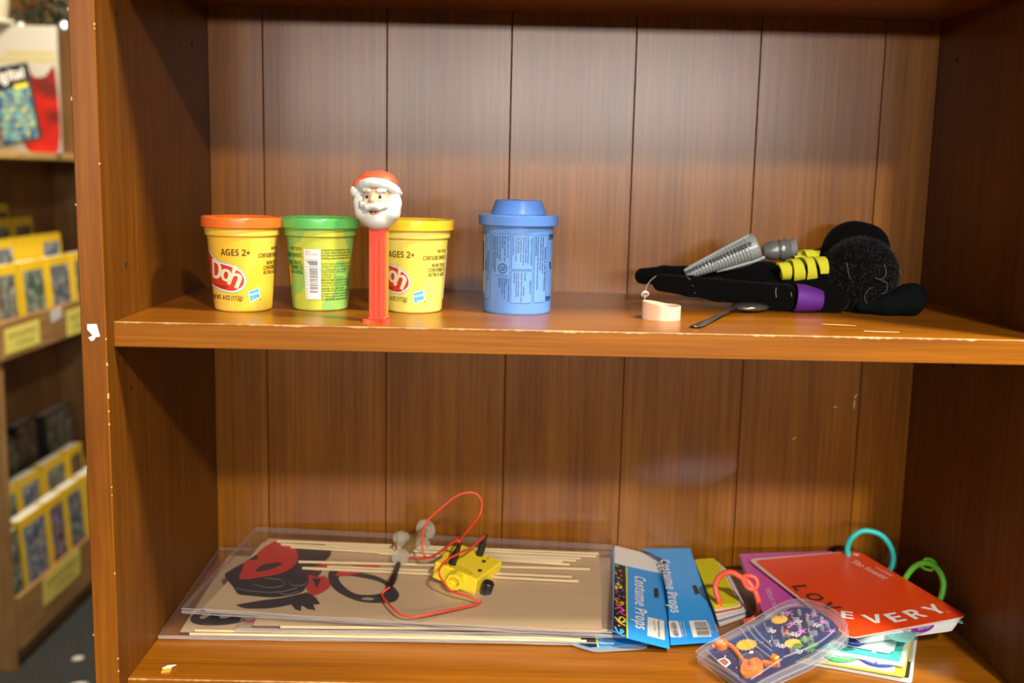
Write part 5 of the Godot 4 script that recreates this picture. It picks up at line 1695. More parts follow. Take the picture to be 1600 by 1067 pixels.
func card_sets() -> void:
	var white := lin(0.68, 0.72, 0.72)
	# bottom: the teal set lying on the shelf
	var b := frame(Vector3(0.5397, -0.3001, 0.2401), Vector3(0.9211, 0, 0.3894), Vector3(-0.3894, 0, 0.9211))
	var t := thing("ring_cards", "teal topped set of ring cards with green and blue tabs, lowest in the pile", "cards", b, "card sets piled on the right")
	slab(t, "card", round_corners(pv([-0.03, -0.0012, 0.0772, -0.0005, 0.0780, 0.13, -0.03, 0.13]), 0.005, 5), -0.0026, -0.0016, mat(white, 0.4), "white card with rounded corners")
	slab(t, "card", round_corners(pv([-0.03, -0.0010, 0.0770, -0.0003, 0.0778, 0.13, -0.03, 0.13]), 0.005, 5), -0.0014, 0.0, mat(white, 0.4), "white card with rounded corners")
	slab(t, "picture", round_corners(pv([-0.028, 0.0022, 0.0745, 0.0030, 0.0753, 0.125, -0.028, 0.125]), 0.003, 4), 0.0, 0.0002, mat(lin(0.035, 0.03, 0.018), 0.4), "dark printed picture")
	slab(t, "picture", pv([0.0725, 0.0376, 0.0753, 0.0384, 0.0753, 0.110, 0.070, 0.110]), 0.0002, 0.0004, mat(lin(0.42, 0.42, 0.38), 0.5), "grey printed picture")
	slab(t, "card", round_corners(pv([-0.02, -0.0005, 0.060, 0.0035, 0.063, 0.11, -0.02, 0.11]), 0.004, 4), 0.0006, 0.0016, mat(lin(0.48, 0.48, 0.44), 0.45))
	slab(t, "card", round_corners(pv([-0.02, -0.0040, 0.0711, -0.0009, 0.0731, 0.12, -0.02, 0.12]), 0.004, 4), 0.0018, 0.0028, mat(lin(0.78, 0.70, 0.06), 0.45), "yellow card")
	slab(t, "card", round_corners(pv([-0.02, -0.0038, 0.062, 0.0008, 0.066, 0.11, -0.02, 0.11]), 0.004, 4), 0.0030, 0.0038, mat(lin(0.52, 0.53, 0.52), 0.45))
	var gt := tab(t, "tab", smooth2(pv([0.0029, 0.0098, 0.0050, 0.0037, 0.0109, -0.0005, 0.0180, 0.0001, 0.0241, 0.0037, 0.0294, 0.0104, 0.0310, 0.0160, 0.0300, 0.0190, 0.0160, 0.0190]), 3), 0.0046, lin(0.10, 0.55, 0.20))
	gt.set_meta("label", "green index tab")
	flat_text(gt, "BABY", M.white, [0.0094, 0.0106, 0.0194, 0.0112, 0.0093, 0.0138], 0.0054, font_bold, 20)
	flat_text(gt, "AND YOU", M.white, [0.0052, 0.0060, 0.0240, 0.0058, 0.0055, 0.0096], 0.0054, font_bold, 20)
	var bt := tab(t, "tab", smooth2(pv([0.0309, 0.0188, 0.0360, 0.0100, 0.0428, 0.0056, 0.0508, 0.0053, 0.0585, 0.0096, 0.0634, 0.0154, 0.0659, 0.0193, 0.048, 0.022]), 3), 0.0046, lin(0.025, 0.07, 0.42))
	bt.set_meta("label", "dark blue index tab")
	flat_text(bt, "WHAT", M.white, [0.0428, 0.0150, 0.0548, 0.0157, 0.0428, 0.0182], 0.0054, font_bold, 20)
	flat_text(bt, "AND", M.white, [0.0372, 0.0118, 0.0452, 0.0082, 0.0382, 0.0146], 0.0054, font_bold, 20)
	flat_text(bt, "WHEN", M.white, [0.0480, 0.0078, 0.0600, 0.0128, 0.0468, 0.0110], 0.0054, font_bold, 20)
	var tl := frame(Vector3(0.5557, -0.2921, 0.2334), Vector3(0.9264, 0, 0.3766), Vector3(-0.3766, 0, 0.9264))
	var top := Node3D.new()
	top.name = "card"
	t.add_child(top, true)
	top.transform = t.transform.affine_inverse() * tl
	slab(top, "card_sheet", round_corners(pv([-0.05, 0.0006, 0.0579, -0.0002, 0.0605, 0.10, -0.05, 0.10]), 0.003, 4), -0.0030, -0.0004, mat(lin(0.60, 0.74, 0.76), 0.4), "pale card border")
	slab(top, "printed_face", round_corners(pv([-0.05, 0.0025, 0.0536, 0.0026, 0.0562, 0.0489, 0.0566, 0.096, -0.05, 0.096]), 0.002, 4), -0.0004, -0.0001, mat(lin(0.07, 0.53, 0.48), 0.4), "teal printed face")
	flat_text(top, "Y", M.white, [0.0244, 0.0118, 0.0386, 0.0118, 0.0247, 0.0305], 0.0002, font_bold, 40)
	flat_text(top, "R", M.white, [0.0045, 0.0122, 0.0185, 0.0122, 0.0048, 0.0305], 0.0002, font_bold, 40)
	flat_text(top, "LOVEVE", M.white, [-0.052, 0.0130, -0.0015, 0.0124, -0.052, 0.0313], 0.0002, font_bold, 40)
	var act := slab(top, "tab", smooth2(pv([0.0049, 0.0150, 0.0079, 0.0118, 0.0124, 0.0100, 0.0167, 0.0108, 0.0208, 0.0150, 0.0236, 0.0214, 0.0246, 0.0285, 0.0100, 0.027]), 3), 0.0036, 0.0040, mat(lin(0.03, 0.06, 0.42), 0.4), "dark blue index tab")
	var word := "ACTIVITIES"
	for i in word.length():
		var a := lerpf(-2.62, -0.35, i / 9.0)
		var c := Vector2(0.0140, 0.0232) + Vector2(cos(a) * 0.0082, sin(a) * 0.0098)
		var up := Vector2(-cos(a), -sin(a)).lerp(Vector2(0, 1), 0.75).normalized() * 0.0031
		var rt := Vector2(up.y, -up.x) * (0.55 if word[i] != "I" else 0.2)
		flat_text(act, word[i], M.white, [c.x - rt.x / 2, c.y - rt.y / 2, c.x + rt.x / 2, c.y + rt.y / 2, c.x - rt.x / 2 + up.x, c.y - rt.y / 2 + up.y], 0.0042, font_bold, 20)
	fan(top, pv([-0.045, 0.014, 0.050, 0.0165, 0.054, 0.09, -0.045, 0.09]), 2, 0.0034, 0.0015, 0.03, [lin(0.55, 0.72, 0.72), white], 0.005, Vector2(0.0, -0.09))
	# the green ring that holds the teal set
	var o := Soup.new()
	o.xf = t.transform.affine_inverse()
	o.tube(smooth(RING_GREEN, 6), 0.0030, 10)
	part(t, "ring", o.mesh(60.0), mat(lin(0.13, 0.62, 0.04), 0.4), Transform3D(), "bright green plastic ring")
	o = Soup.new()
	o.xf = t.transform.affine_inverse()
	o.tube(smooth(GREEN_KNOT, 6, true), 0.0016, 8, true)
	part(t, "ring_clasp", o.mesh(60.0), mat(lin(0.11, 0.54, 0.035), 0.4))
	# magenta set
	t = thing("ring_cards", "magenta set of ring cards sticking out at the left under the red one", "cards", frame(Vector3(0.5022, -0.2786, 0.1814), Vector3(1, 0, 0.0067), Vector3(-0.0067, -0.0544, 0.9985)), "card sets piled on the right")
	var mo := pv([0.0, 0.0, 0.0051, 0.1380, 0.108, 0.1508, 0.108, -0.01])
	slab(t, "card", round_corners(mo, 0.004, 4), -0.0008, 0.0, mat(lin(0.55, 0.08, 0.38), 0.4), "magenta printed card")
	for i in 6:
		slab(t, "card", round_corners(pv([0.002 + 0.0006 * i, 0.001, 0.0066, 0.1365, 0.107, 0.149, 0.107, -0.01]), 0.004, 4), -0.0019 - 0.0016 * i, -0.0009 - 0.0016 * i, mat(white, 0.45))
	flat_text(t, "What now?", mat(lin(0.62, 0.34, 0.56), 0.4), [0.0131, 0.0510, 0.0112, -0.006, 0.0197, 0.0550], 0.0003, font_bold, 24)
	# red set
	t = thing("ring_cards", "red set of ring cards with large white lettering, uppermost of the pile", "cards", frame(Vector3(0.5660, -0.2771, 0.2381), Vector3(0.9386, 0.0304, -0.3436), Vector3(0.3446, -0.0423, 0.9378)), "card sets piled on the right")
	var ro := pv([0.0000, 0.0000, 0.1315, 0.0000, 0.1339, 0.1618, 0.0104, 0.1816])
	slab(t, "card", round_corners(ro, 0.009, 6), -0.0011, -0.0002, mat(lin(0.66, 0.5, 0.47), 0.4), "pale edged cover card")
	slab(t, "printed_face", round_corners(pv([0.0008, 0.0007, 0.1311, 0.0004, 0.1337, 0.1608, 0.0144, 0.1761]), 0.008, 6), -0.0002, 0.0, mat(lin(0.72, 0.055, 0.008), 0.35), "red printed face")
	var dark_letter := mat(lin(0.07, 0.022, 0.012), 0.5)  # the first three letters are darker than the rest
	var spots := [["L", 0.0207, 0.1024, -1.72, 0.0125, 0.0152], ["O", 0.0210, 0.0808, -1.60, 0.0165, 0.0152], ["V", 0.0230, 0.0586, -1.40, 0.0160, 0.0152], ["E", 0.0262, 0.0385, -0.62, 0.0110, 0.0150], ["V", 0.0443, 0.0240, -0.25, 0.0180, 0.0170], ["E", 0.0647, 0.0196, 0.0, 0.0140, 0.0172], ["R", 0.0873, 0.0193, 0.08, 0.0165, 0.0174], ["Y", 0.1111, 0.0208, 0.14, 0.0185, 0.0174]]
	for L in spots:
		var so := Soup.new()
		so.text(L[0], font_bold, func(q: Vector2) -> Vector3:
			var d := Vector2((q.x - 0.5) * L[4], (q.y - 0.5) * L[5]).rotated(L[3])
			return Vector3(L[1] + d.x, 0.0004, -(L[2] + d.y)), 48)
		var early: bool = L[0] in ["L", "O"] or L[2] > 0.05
		part(t, "lettering", so.mesh(0.0), dark_letter if early else M.white, Transform3D(), "dark letter" if early else "white printed letter")
	var pale := mat(lin(0.72, 0.5, 0.46), 0.4)
	flat_text(t, "The Senser", pale, [0.1067, 0.1394, 0.1103, 0.0910, 0.1157, 0.1413], 0.0004, font_serif, 28)
	flat_text(t, "5-6 MONTHS", pale, [0.1213, 0.1187, 0.1223, 0.0951, 0.1245, 0.1194], 0.0004, font_bold, 18)
	flat_text(t, "®", pale, [0.1179, 0.0106, 0.1208, 0.0106, 0.1178, 0.0137], 0.0004, font_plain, 16)
	o = Soup.new()
	o.xf = Transform3D(Basis.IDENTITY, Vector3(0.1251, 0.0001, -0.1530))
	o.lathe([Vector2(0.0032, 0.0), Vector2(0.0032, 0.0002), Vector2(0, 0.0002)], 14)
	part(t, "punch_hole", o.mesh(0.0), pale)
	fan(t, pv([0.030, 0.0015, 0.1310, 0.0012, 0.1331, 0.1568, 0.045, 0.166]), 7, -0.0013, 0.0016, 0.011, [white, lin(0.66, 0.68, 0.68), lin(0.6, 0.74, 0.74), white], 0.008, Vector2(0.10, -0.16))
	slab(t, "card", round_corners(pv([0.1202, 0.0101, 0.1250, -0.0020, 0.1290, 0.0030, 0.1317, 0.0607]), 0.002, 3), -0.0065, -0.0055, mat(lin(0.2, 0.5, 0.5), 0.45), "turquoise card corner")
	var pk := tab(t, "tab", smooth2(pv([0.0548, 0.0061, 0.0591, 0.0010, 0.0651, -0.0005, 0.0769, 0.0076]), 3), -0.0030, lin(0.7, 0.3, 0.5))
	pk.set_meta("label", "pink index tab")
	var pt := tab(t, "tab", smooth2(pv([0.0682, 0.0010, 0.0703, -0.0050, 0.0811, -0.0059, 0.0923, -0.0005, 0.0976, 0.0071, 0.0771, 0.0082]), 3), -0.0038, lin(0.24, 0.01, 0.36))
	pt.set_meta("label", "purple index tab")
	flat_text(pt, "BABY", M.white, [0.0757, 0.0006, 0.0862, 0.0016, 0.0754, 0.0028], -0.0031, font_bold, 18)
	flat_text(pt, "AND YOU", M.white, [0.0730, -0.0032, 0.0882, -0.0018, 0.0727, -0.0008], -0.0031, font_bold, 18)
	var tt := tab(t, "tab", smooth2(pv([0.0423, 0.0062, 0.0415, -0.0038, 0.0447, -0.0101, 0.0513, -0.0136, 0.0592, -0.0123, 0.0669, -0.0061, 0.0706, -0.0005, 0.0576, 0.0081]), 3), -0.0060, lin(0.2, 0.58, 0.56), 0.75)
	tt.set_meta("label", "teal translucent index tab")
	flat_text(tt, "PLAYTIME", mat(lin(0.45, 0.7, 0.68), 0.4), [0.0450, -0.0020, 0.0641, -0.0086, 0.0459, 0.0012], -0.0050, font_bold, 18)
	o = Soup.new()
	o.xf = t.transform.affine_inverse()
	o.tube(smooth(RING_TURQ, 6), 0.0030, 12)
	part(t, "ring", o.mesh(60.0), mat(lin(0.02, 0.52, 0.50), 0.4), Transform3D(), "turquoise plastic ring")

# ---- the clear handheld ball game -----------------------------------------------------------------------
func pinball() -> void:
	var t := thing("ball_game", "clear plastic handheld ball game with a navy star print and orange flippers", "game", frame(Vector3(0.4298, -0.2901, 0.2418), Vector3(0.8518, 0.2421, -0.4646), Vector3(0.4711, 0.0340, 0.8814)))
	var out := pv([0.0000, -0.0000, 0.0104, -0.0021, 0.0528, -0.0010, 0.0873, -0.0029, 0.1026, -0.0031, 0.1111, -0.0019, 0.1191, 0.0035, 0.1233, 0.0126, 0.1256, 0.0271, 0.1246, 0.0424, 0.1204, 0.0556, 0.1136, 0.0673, 0.1039, 0.0746, 0.0901, 0.0784, 0.0730, 0.0796, 0.0551, 0.0801, 0.0285, 0.0768, 0.0110, 0.0753, 0.0012, 0.0756, -0.0025, 0.0729, -0.0006, 0.0349], false)
	var clear := pane(Color(0.86, 0.88, 0.95), 0.02, 0.06)
	var edge := pane(Color(0.80, 0.83, 0.92), 0.14, 0.12)
	var th := 0.0105
	# top sheet, walls and foot rim of the case
	var o := Soup.new()
	o.prism(out, -0.0008, 0.0)
	part(t, "case_top", o.mesh(0.0), clear, Transform3D(), "clear case top")
	o = Soup.new()
	var inn := Geometry2D.offset_polygon(out, -0.0022)[0]
	for i in out.size():
		var a := out[i]
		var b := out[(i + 1) % out.size()]
		o.quad(Vector3(a.x, 0, a.y), Vector3(b.x, 0, b.y), Vector3(b.x, -th, b.y), Vector3(a.x, -th, a.y))
	for i in inn.size():
		var a := inn[i]
		var b := inn[(i + 1) % inn.size()]
		o.quad(Vector3(b.x, -0.0008, b.y), Vector3(a.x, -0.0008, a.y), Vector3(a.x, -th, a.y), Vector3(b.x, -th, b.y))
	part(t, "case_wall", o.mesh(0.0), edge, Transform3D(), "clear case wall")
	o = Soup.new()
	var big := Geometry2D.offset_polygon(out, 0.0008)[0]
	for lv in [-0.0003, -0.0062, -th]:
		var pts := []
		for p in big:
			pts.append(Vector3(p.x, lv, p.y))
		o.tube(pts, 0.0005, 5, true)
	part(t, "case_rim", o.mesh(50.0), edge, Transform3D(), "moulded rims")
	slab(t, "case_bottom", out, -th, -th + 0.0008, clear)
	# the printed floor
	var pr := round_corners(pv([0.0148, -0.0053, 0.0506, 0.0003, 0.0902, 0.0003, 0.1118, 0.0004, 0.1185, 0.0076, 0.1219, 0.0224, 0.1194, 0.0425, 0.1137, 0.0573, 0.1060, 0.0633, 0.0979, 0.0657, 0.0771, 0.0672, 0.0612, 0.0661, 0.0289, 0.0669, 0.0080, 0.0643, -0.0000, 0.0571, 0.0072, 0.0211], false), 0.004, 4)
	var img := Image.create(128, 96, false, Image.FORMAT_RGB8)
	var n := noise(61, 0.02, 3)
	var r := RandomNumberGenerator.new()
	r.seed = 6
	for y in 96:
		for x in 128:
			var k := clampf(0.42 + n.get_noise_2d(x, y) * 1.3 + 0.35 * sin(PI * x / 128.0) * (1.0 - y / 130.0), 0.0, 1.0)
			img.set_pixel(x, y, lin(0.026, 0.008, 0.062).lerp(lin(0.005, 0.034, 0.17), k))
	for i in 120:
		var c := r.randf_range(0.3, 0.75)
		img.set_pixel(r.randi_range(0, 127), r.randi_range(0, 95), Color(c, c, c * 0.95))
	img.generate_mipmaps()
	var sky := mat(Color.WHITE, 0.4)
	sky.albedo_texture = ImageTexture.create_from_image(img)
	sky.uv1_scale = Vector3(6.2, 10.0, 1)
	sky.uv1_offset = Vector3(0.08, 0.1, 0)
	slab(t, "printed_floor", pr, -0.0078, -0.0066, sky, "navy star print")
	var prints := [[Vector2(0.0896, 0.0076), 0.0080, 15, lin(0.85, 0.52, 0.06)], [Vector2(0.0700, 0.0455), 0.0078, 15, lin(0.85, 0.56, 0.08)], [Vector2(0.0420, 0.0167), 0.0098, 16, lin(0.85, 0.5, 0.04)],
		[Vector2(0.0700, 0.0516), 0.0058, 7, lin(0.1, 0.32, 0.08)], [Vector2(0.0817, 0.0495), 0.0062, 7, lin(0.1, 0.32, 0.08)], [Vector2(0.0726, 0.0635), 0.0055, 7, lin(0.08, 0.28, 0.1)], [Vector2(0.0794, 0.0605), 0.0055, 7, lin(0.08, 0.28, 0.1)],
		[Vector2(0.1024, 0.0049), 0.0068, 5, lin(0.58, 0.2, 0.55)], [Vector2(0.0921, 0.0212), 0.0066, 5, lin(0.55, 0.18, 0.52)], [Vector2(0.0882, 0.0372), 0.0066, 5, lin(0.58, 0.2, 0.55)], [Vector2(0.1144, 0.0250), 0.0064, 5, lin(0.55, 0.18, 0.52)], [Vector2(0.1109, 0.0401), 0.0062, 5, lin(0.58, 0.2, 0.55)], [Vector2(0.1059, 0.0564), 0.0056, 5, lin(0.55, 0.18, 0.52)]]
	for p in prints:
		var star := PackedVector2Array()
		var m: int = p[2] * 2
		for i in m:
			var rr: float = p[1] * (1.0 if i % 2 == 0 else (0.80 if p[2] > 10 else (0.62 if p[2] > 6 else 0.3)))
			var a := TAU * i / m
			star.append(p[0] + Vector2(cos(a), sin(a)) * rr)
		slab(t, "printed_shape", star, -0.0066, -0.0064, mat(p[3], 0.4))
	slab(t, "printed_rocket", pv([0.0751, 0.0293, 0.0794, 0.0269, 0.0812, 0.0231, 0.0825, 0.0269, 0.0799, 0.0308, 0.0780, 0.0339], false), -0.0066, -0.0064, mat(lin(0.6, 0.12, 0.05), 0.4))
	var num := Soup.new()
	for L in [["50", 0.0717, 0.0176], ["50", 0.0978, 0.0233], ["300", 0.0807, 0.0367], ["10", 0.1036, 0.0401], ["100", 0.0604, 0.0409], ["50", 0.0639, 0.0592]]:
		var w: float = 0.0048 * L[0].length() / 1.5
		num.text(L[0], font_bold, func(q: Vector2) -> Vector3:
			var d := Vector2((q.x - 0.5) * w, -(q.y - 0.5) * 0.0058).rotated(1.3)
			return Vector3(L[1] + d.x, -0.0062, L[2] + d.y), 20)
	part(t, "lettering", num.mesh(0.0), M.white, Transform3D(), "white score numbers")
	# stars
	var dash := Soup.new()
	for i in 16:
		var c := Vector2(r.randf_range(0.005, 0.055), r.randf_range(0.006, 0.056))
		var d := Vector2(r.randf_range(0.0006, 0.0016), 0).rotated(-0.9)
		dash.prism(pv([c.x - d.x, c.y - d.y, c.x + d.y * 0.5, c.y - d.x * 0.5, c.x + d.x, c.y + d.y, c.x - d.y * 0.5, c.y + d.x * 0.5], false), -0.0066, -0.0064)
	part(t, "printed_star", dash.mesh(0.0), mat(lin(0.75, 0.68, 0.4), 0.4))
	# clear pegs, cups and rails
	var pin := pane(Color(0.85, 0.88, 0.93), 0.22, 0.1)
	for p in [[0.0946, 0.0074], [0.1071, 0.0154], [0.1140, 0.0271], [0.1104, 0.0406], [0.1010, 0.0500], [0.0901, 0.0336], [0.0787, 0.0520], [0.0832, 0.0554], [0.1063, 0.0267], [0.1078, 0.0496]]:
		o = Soup.new()
		o.xf = at(p[0], -0.0066, p[1])
		o.lathe([Vector2(0.0019, 0.0), Vector2(0.0017, 0.0050), Vector2(0.0012, 0.0056), Vector2(0, 0.0057)], 12)
		part(t, "peg", o.mesh(40.0), pin)
	for c in [[0.0723, 0.0073, 0.0689, 0.0154, 0.0716, 0.0186], [0.0624, 0.0279, 0.0587, 0.0352, 0.0614, 0.0383], [0.0792, 0.0241, 0.0728, 0.0318, 0.0742, 0.0386], [0.1039, 0.0291, 0.0999, 0.0350, 0.1032, 0.0389], [0.0925, 0.0433, 0.0887, 0.0489, 0.0931, 0.0524], [0.0984, 0.0155, 0.0956, 0.0211, 0.0986, 0.0246], [0.0633, 0.0485, 0.0590, 0.0564, 0.0620, 0.0613]]:
		var pts := smooth([Vector3(c[0], 0, c[1]), Vector3(c[2] - 0.0012, 0, c[3] - 0.0010), Vector3(c[2], 0, c[3] + 0.001), Vector3(c[4], 0, c[5])], 6)
		o = Soup.new()
		for i in pts.size() - 1:
			var a: Vector3 = pts[i]
			var b: Vector3 = pts[i + 1]
			var w := (b - a).cross(Vector3.UP).normalized() * 0.0006
			for sg in [[w, 1.0], [-w, -1.0]]:
				o.quad(a + sg[0] + Vector3(0, -0.0066, 0), b + sg[0] + Vector3(0, -0.0066, 0), b + sg[0] + Vector3(0, -0.0018, 0), a + sg[0] + Vector3(0, -0.0018, 0))
			o.quad(a + w + Vector3(0, -0.0018, 0), b + w + Vector3(0, -0.0018, 0), b - w + Vector3(0, -0.0018, 0), a - w + Vector3(0, -0.0018, 0))
		part(t, "cup", o.mesh(30.0), pin, Transform3D(), "clear curved cup")
	for c in [[0.0516, -0.0010, 0.0437, 0.0217, 0.0379, 0.0544], [0.0585, -0.0010, 0.0503, 0.0209, 0.0455, 0.0464], [0.0628, 0.0026, 0.0561, 0.0201, 0.0510, 0.0404], [0.0087, 0.0032, 0.0030, 0.0317, 0.0007, 0.0550], [0.0055, 0.0654, 0.0191, 0.0640, 0.0431, 0.0624], [0.0453, 0.0613, 0.0776, 0.0672, 0.1025, 0.0635], [0.0764, 0.0026, 0.0992, -0.0000, 0.1130, 0.0061]]:
		o = Soup.new()
		o.tube(smooth([Vector3(c[0], -0.0020, c[1]), Vector3(c[2], -0.0020, c[3]), Vector3(c[4], -0.0020, c[5])], 6), 0.0008, 6)
		part(t, "rail", o.mesh(50.0), pin, Transform3D(), "clear raised rail")
	# orange flippers
	var org := mat(lin(0.9, 0.22, 0.008), 0.35)
	o = Soup.new()
	o.xf = at(0.0252, -0.0066, 0.0026)
	o.lathe([Vector2(0.0058, 0.0), Vector2(0.0058, 0.0048), Vector2(0.0050, 0.0056), Vector2(0.0038, 0.0057), Vector2(0.0034, 0.0050), Vector2(0, 0.0050)], 24)
	part(t, "flipper_knob", o.mesh(35.0), org, Transform3D(), "orange round knob")
	o = Soup.new()
	o.xf = at(0.0252, -0.0066 + 0.0051, 0.0026)
	o.lathe([Vector2(0.0033, 0.0), Vector2(0.0033, 0.0003), Vector2(0, 0.0003)], 16)
	part(t, "knob_face", o.mesh(0.0), mat(lin(0.6, 0.4, 0.3), 0.4))
	o = Soup.new()
	o.tube(smooth([Vector3(0.0178, -0.0045, -0.0013), Vector3(0.0246, -0.0045, 0.0011), Vector3(0.0297, -0.0045, 0.0079), Vector3(0.0274, -0.0045, 0.0199), Vector3(0.0205, -0.0045, 0.0386)], 5), 0.0021, 8)
	part(t, "flipper_arm", o.mesh(50.0), org, Transform3D(), "orange arm")
	o = Soup.new()
	o.prism(round_corners(pv([0.0085, 0.0469, 0.0191, 0.0384, 0.0328, 0.0413, 0.0297, 0.0533, 0.0204, 0.0614, 0.0056, 0.0554], false), 0.004, 4), -0.0066, -0.0036)
	o.prism(round_corners(pv([0.0119, 0.0476, 0.0281, 0.0419, 0.0280, 0.0497, 0.0148, 0.0568], false), 0.003, 4), -0.0036, -0.0028)
	part(t, "slider_base", o.mesh(0.0), org, Transform3D(), "orange slider base")
	o = Soup.new()
	o.xf = at(0.0224, -0.0034, 0.0478)
	o.lathe([Vector2(0.0029, 0.0), Vector2(0.0028, 0.0030), Vector2(0.0020, 0.0042), Vector2(0, 0.0046)], 16)
	part(t, "slider_peg", o.mesh(45.0), org)
	o = Soup.new()
	o.prism(round_corners(pv([0.0315, 0.0491, 0.0362, 0.0563, 0.0403, 0.0542, 0.0426, 0.0593, 0.0374, 0.0646, 0.0295, 0.0544], false), 0.0015, 3), -0.0066, -0.0030)
	o.box(Vector3(0.0360, -0.0066, 0.0545), Vector3(0.0420, 0.0010, 0.0610), 0.001)
	part(t, "launcher", o.mesh(0.0), org, Transform3D(), "orange launcher tab")
	o = Soup.new()
	for i in 2:
		var ringp := []
		for p in round_corners(pv([0.0099, 0.0453, 0.0193, 0.0368, 0.0339, 0.0402, 0.0308, 0.0549, 0.0196, 0.0619, 0.0065, 0.0559], false), 0.006, 4):
			ringp.append(Vector3(p.x, 0.0006 + 0.0014 * i, p.y))
		o.tube(ringp, 0.0005, 5, true)
	o.prism(round_corners(pv([0.0099, 0.0453, 0.0193, 0.0368, 0.0339, 0.0402, 0.0308, 0.0549, 0.0196, 0.0619, 0.0065, 0.0559], false), 0.006, 4), 0.0018, 0.0023)
	part(t, "clear_dome", o.mesh(0.0), clear, Transform3D(), "raised clear window")
	slab(t, "sticker", pv([0.0082, 0.0169, 0.0114, 0.0164, 0.0161, 0.0179, 0.0158, 0.0242, 0.0137, 0.0290, 0.0061, 0.0306, 0.0068, 0.0243], false), -0.0066, -0.0063, M.white)
	slab(t, "sticker", pv([0.0091, 0.0185, 0.0146, 0.0190, 0.0133, 0.0269, 0.0079, 0.0285], false), -0.0063, -0.0061, mat(lin(0.42, 0.12, 0.09), 0.4))
	# small ball bearings at rest
	for p in [[0.0839, 0.0257], [0.0561, 0.0311]]:
		o = Soup.new()
		o.ball(Vector3(p[0], -0.0044, p[1]), Vector3.ONE * 0.0021, 14)
		part(t, "ball", o.mesh(60.0), mat(lin(0.6, 0.6, 0.6), 0.15, 1.0), Transform3D(), "tiny steel ball")

const RING_CORAL := [Vector3(0.4700, -0.2890, 0.1420), Vector3(0.4686, -0.2829, 0.1420), Vector3(0.4661, -0.2759, 0.1400), Vector3(0.4655, -0.2686, 0.1380), Vector3(0.4701, -0.2596, 0.1380), Vector3(0.4793, -0.2546, 0.1420), Vector3(0.4899, -0.2590, 0.1470), Vector3(0.4950, -0.2616, 0.1500), Vector3(0.5018, -0.2717, 0.1550), Vector3(0.5046, -0.2840, 0.1580), Vector3(0.5024, -0.2903, 0.1600), Vector3(0.4966, -0.2941, 0.1620), Vector3(0.4904, -0.2970, 0.1600)]
const RING_KNOT := [Vector3(0.4893, -0.2583, 0.1470), Vector3(0.4939, -0.2553, 0.1480), Vector3(0.5009, -0.2569, 0.1500), Vector3(0.5024, -0.2628, 0.1530), Vector3(0.4981, -0.2670, 0.1540), Vector3(0.4923, -0.2647, 0.1520)]
const RING_GREEN := [Vector3(0.6630, -0.2754, 0.1030), Vector3(0.6644, -0.2692, 0.1050), Vector3(0.6683, -0.2570, 0.1120), Vector3(0.6734, -0.2489, 0.1220), Vector3(0.6788, -0.2470, 0.1320), Vector3(0.6824, -0.2512, 0.1420), Vector3(0.6843, -0.2606, 0.1470), Vector3(0.6816, -0.2725, 0.1500), Vector3(0.6783, -0.2787, 0.1500)]
const GREEN_KNOT := [Vector3(0.6728, -0.2525, 0.1200), Vector3(0.6746, -0.2451, 0.1220), Vector3(0.6784, -0.2428, 0.1280), Vector3(0.6811, -0.2461, 0.1330), Vector3(0.6782, -0.2518, 0.1320), Vector3(0.6744, -0.2535, 0.1260)]
const RING_TURQ := [Vector3(0.6217, -0.2675, 0.0530), Vector3(0.6204, -0.2577, 0.0530), Vector3(0.6237, -0.2471, 0.0550), Vector3(0.6320, -0.2403, 0.0550), Vector3(0.6408, -0.2391, 0.0560), Vector3(0.6520, -0.2420, 0.0580), Vector3(0.6603, -0.2499, 0.0600), Vector3(0.6655, -0.2613, 0.0620), Vector3(0.6650, -0.2729, 0.0640), Vector3(0.6615, -0.2802, 0.0640)]

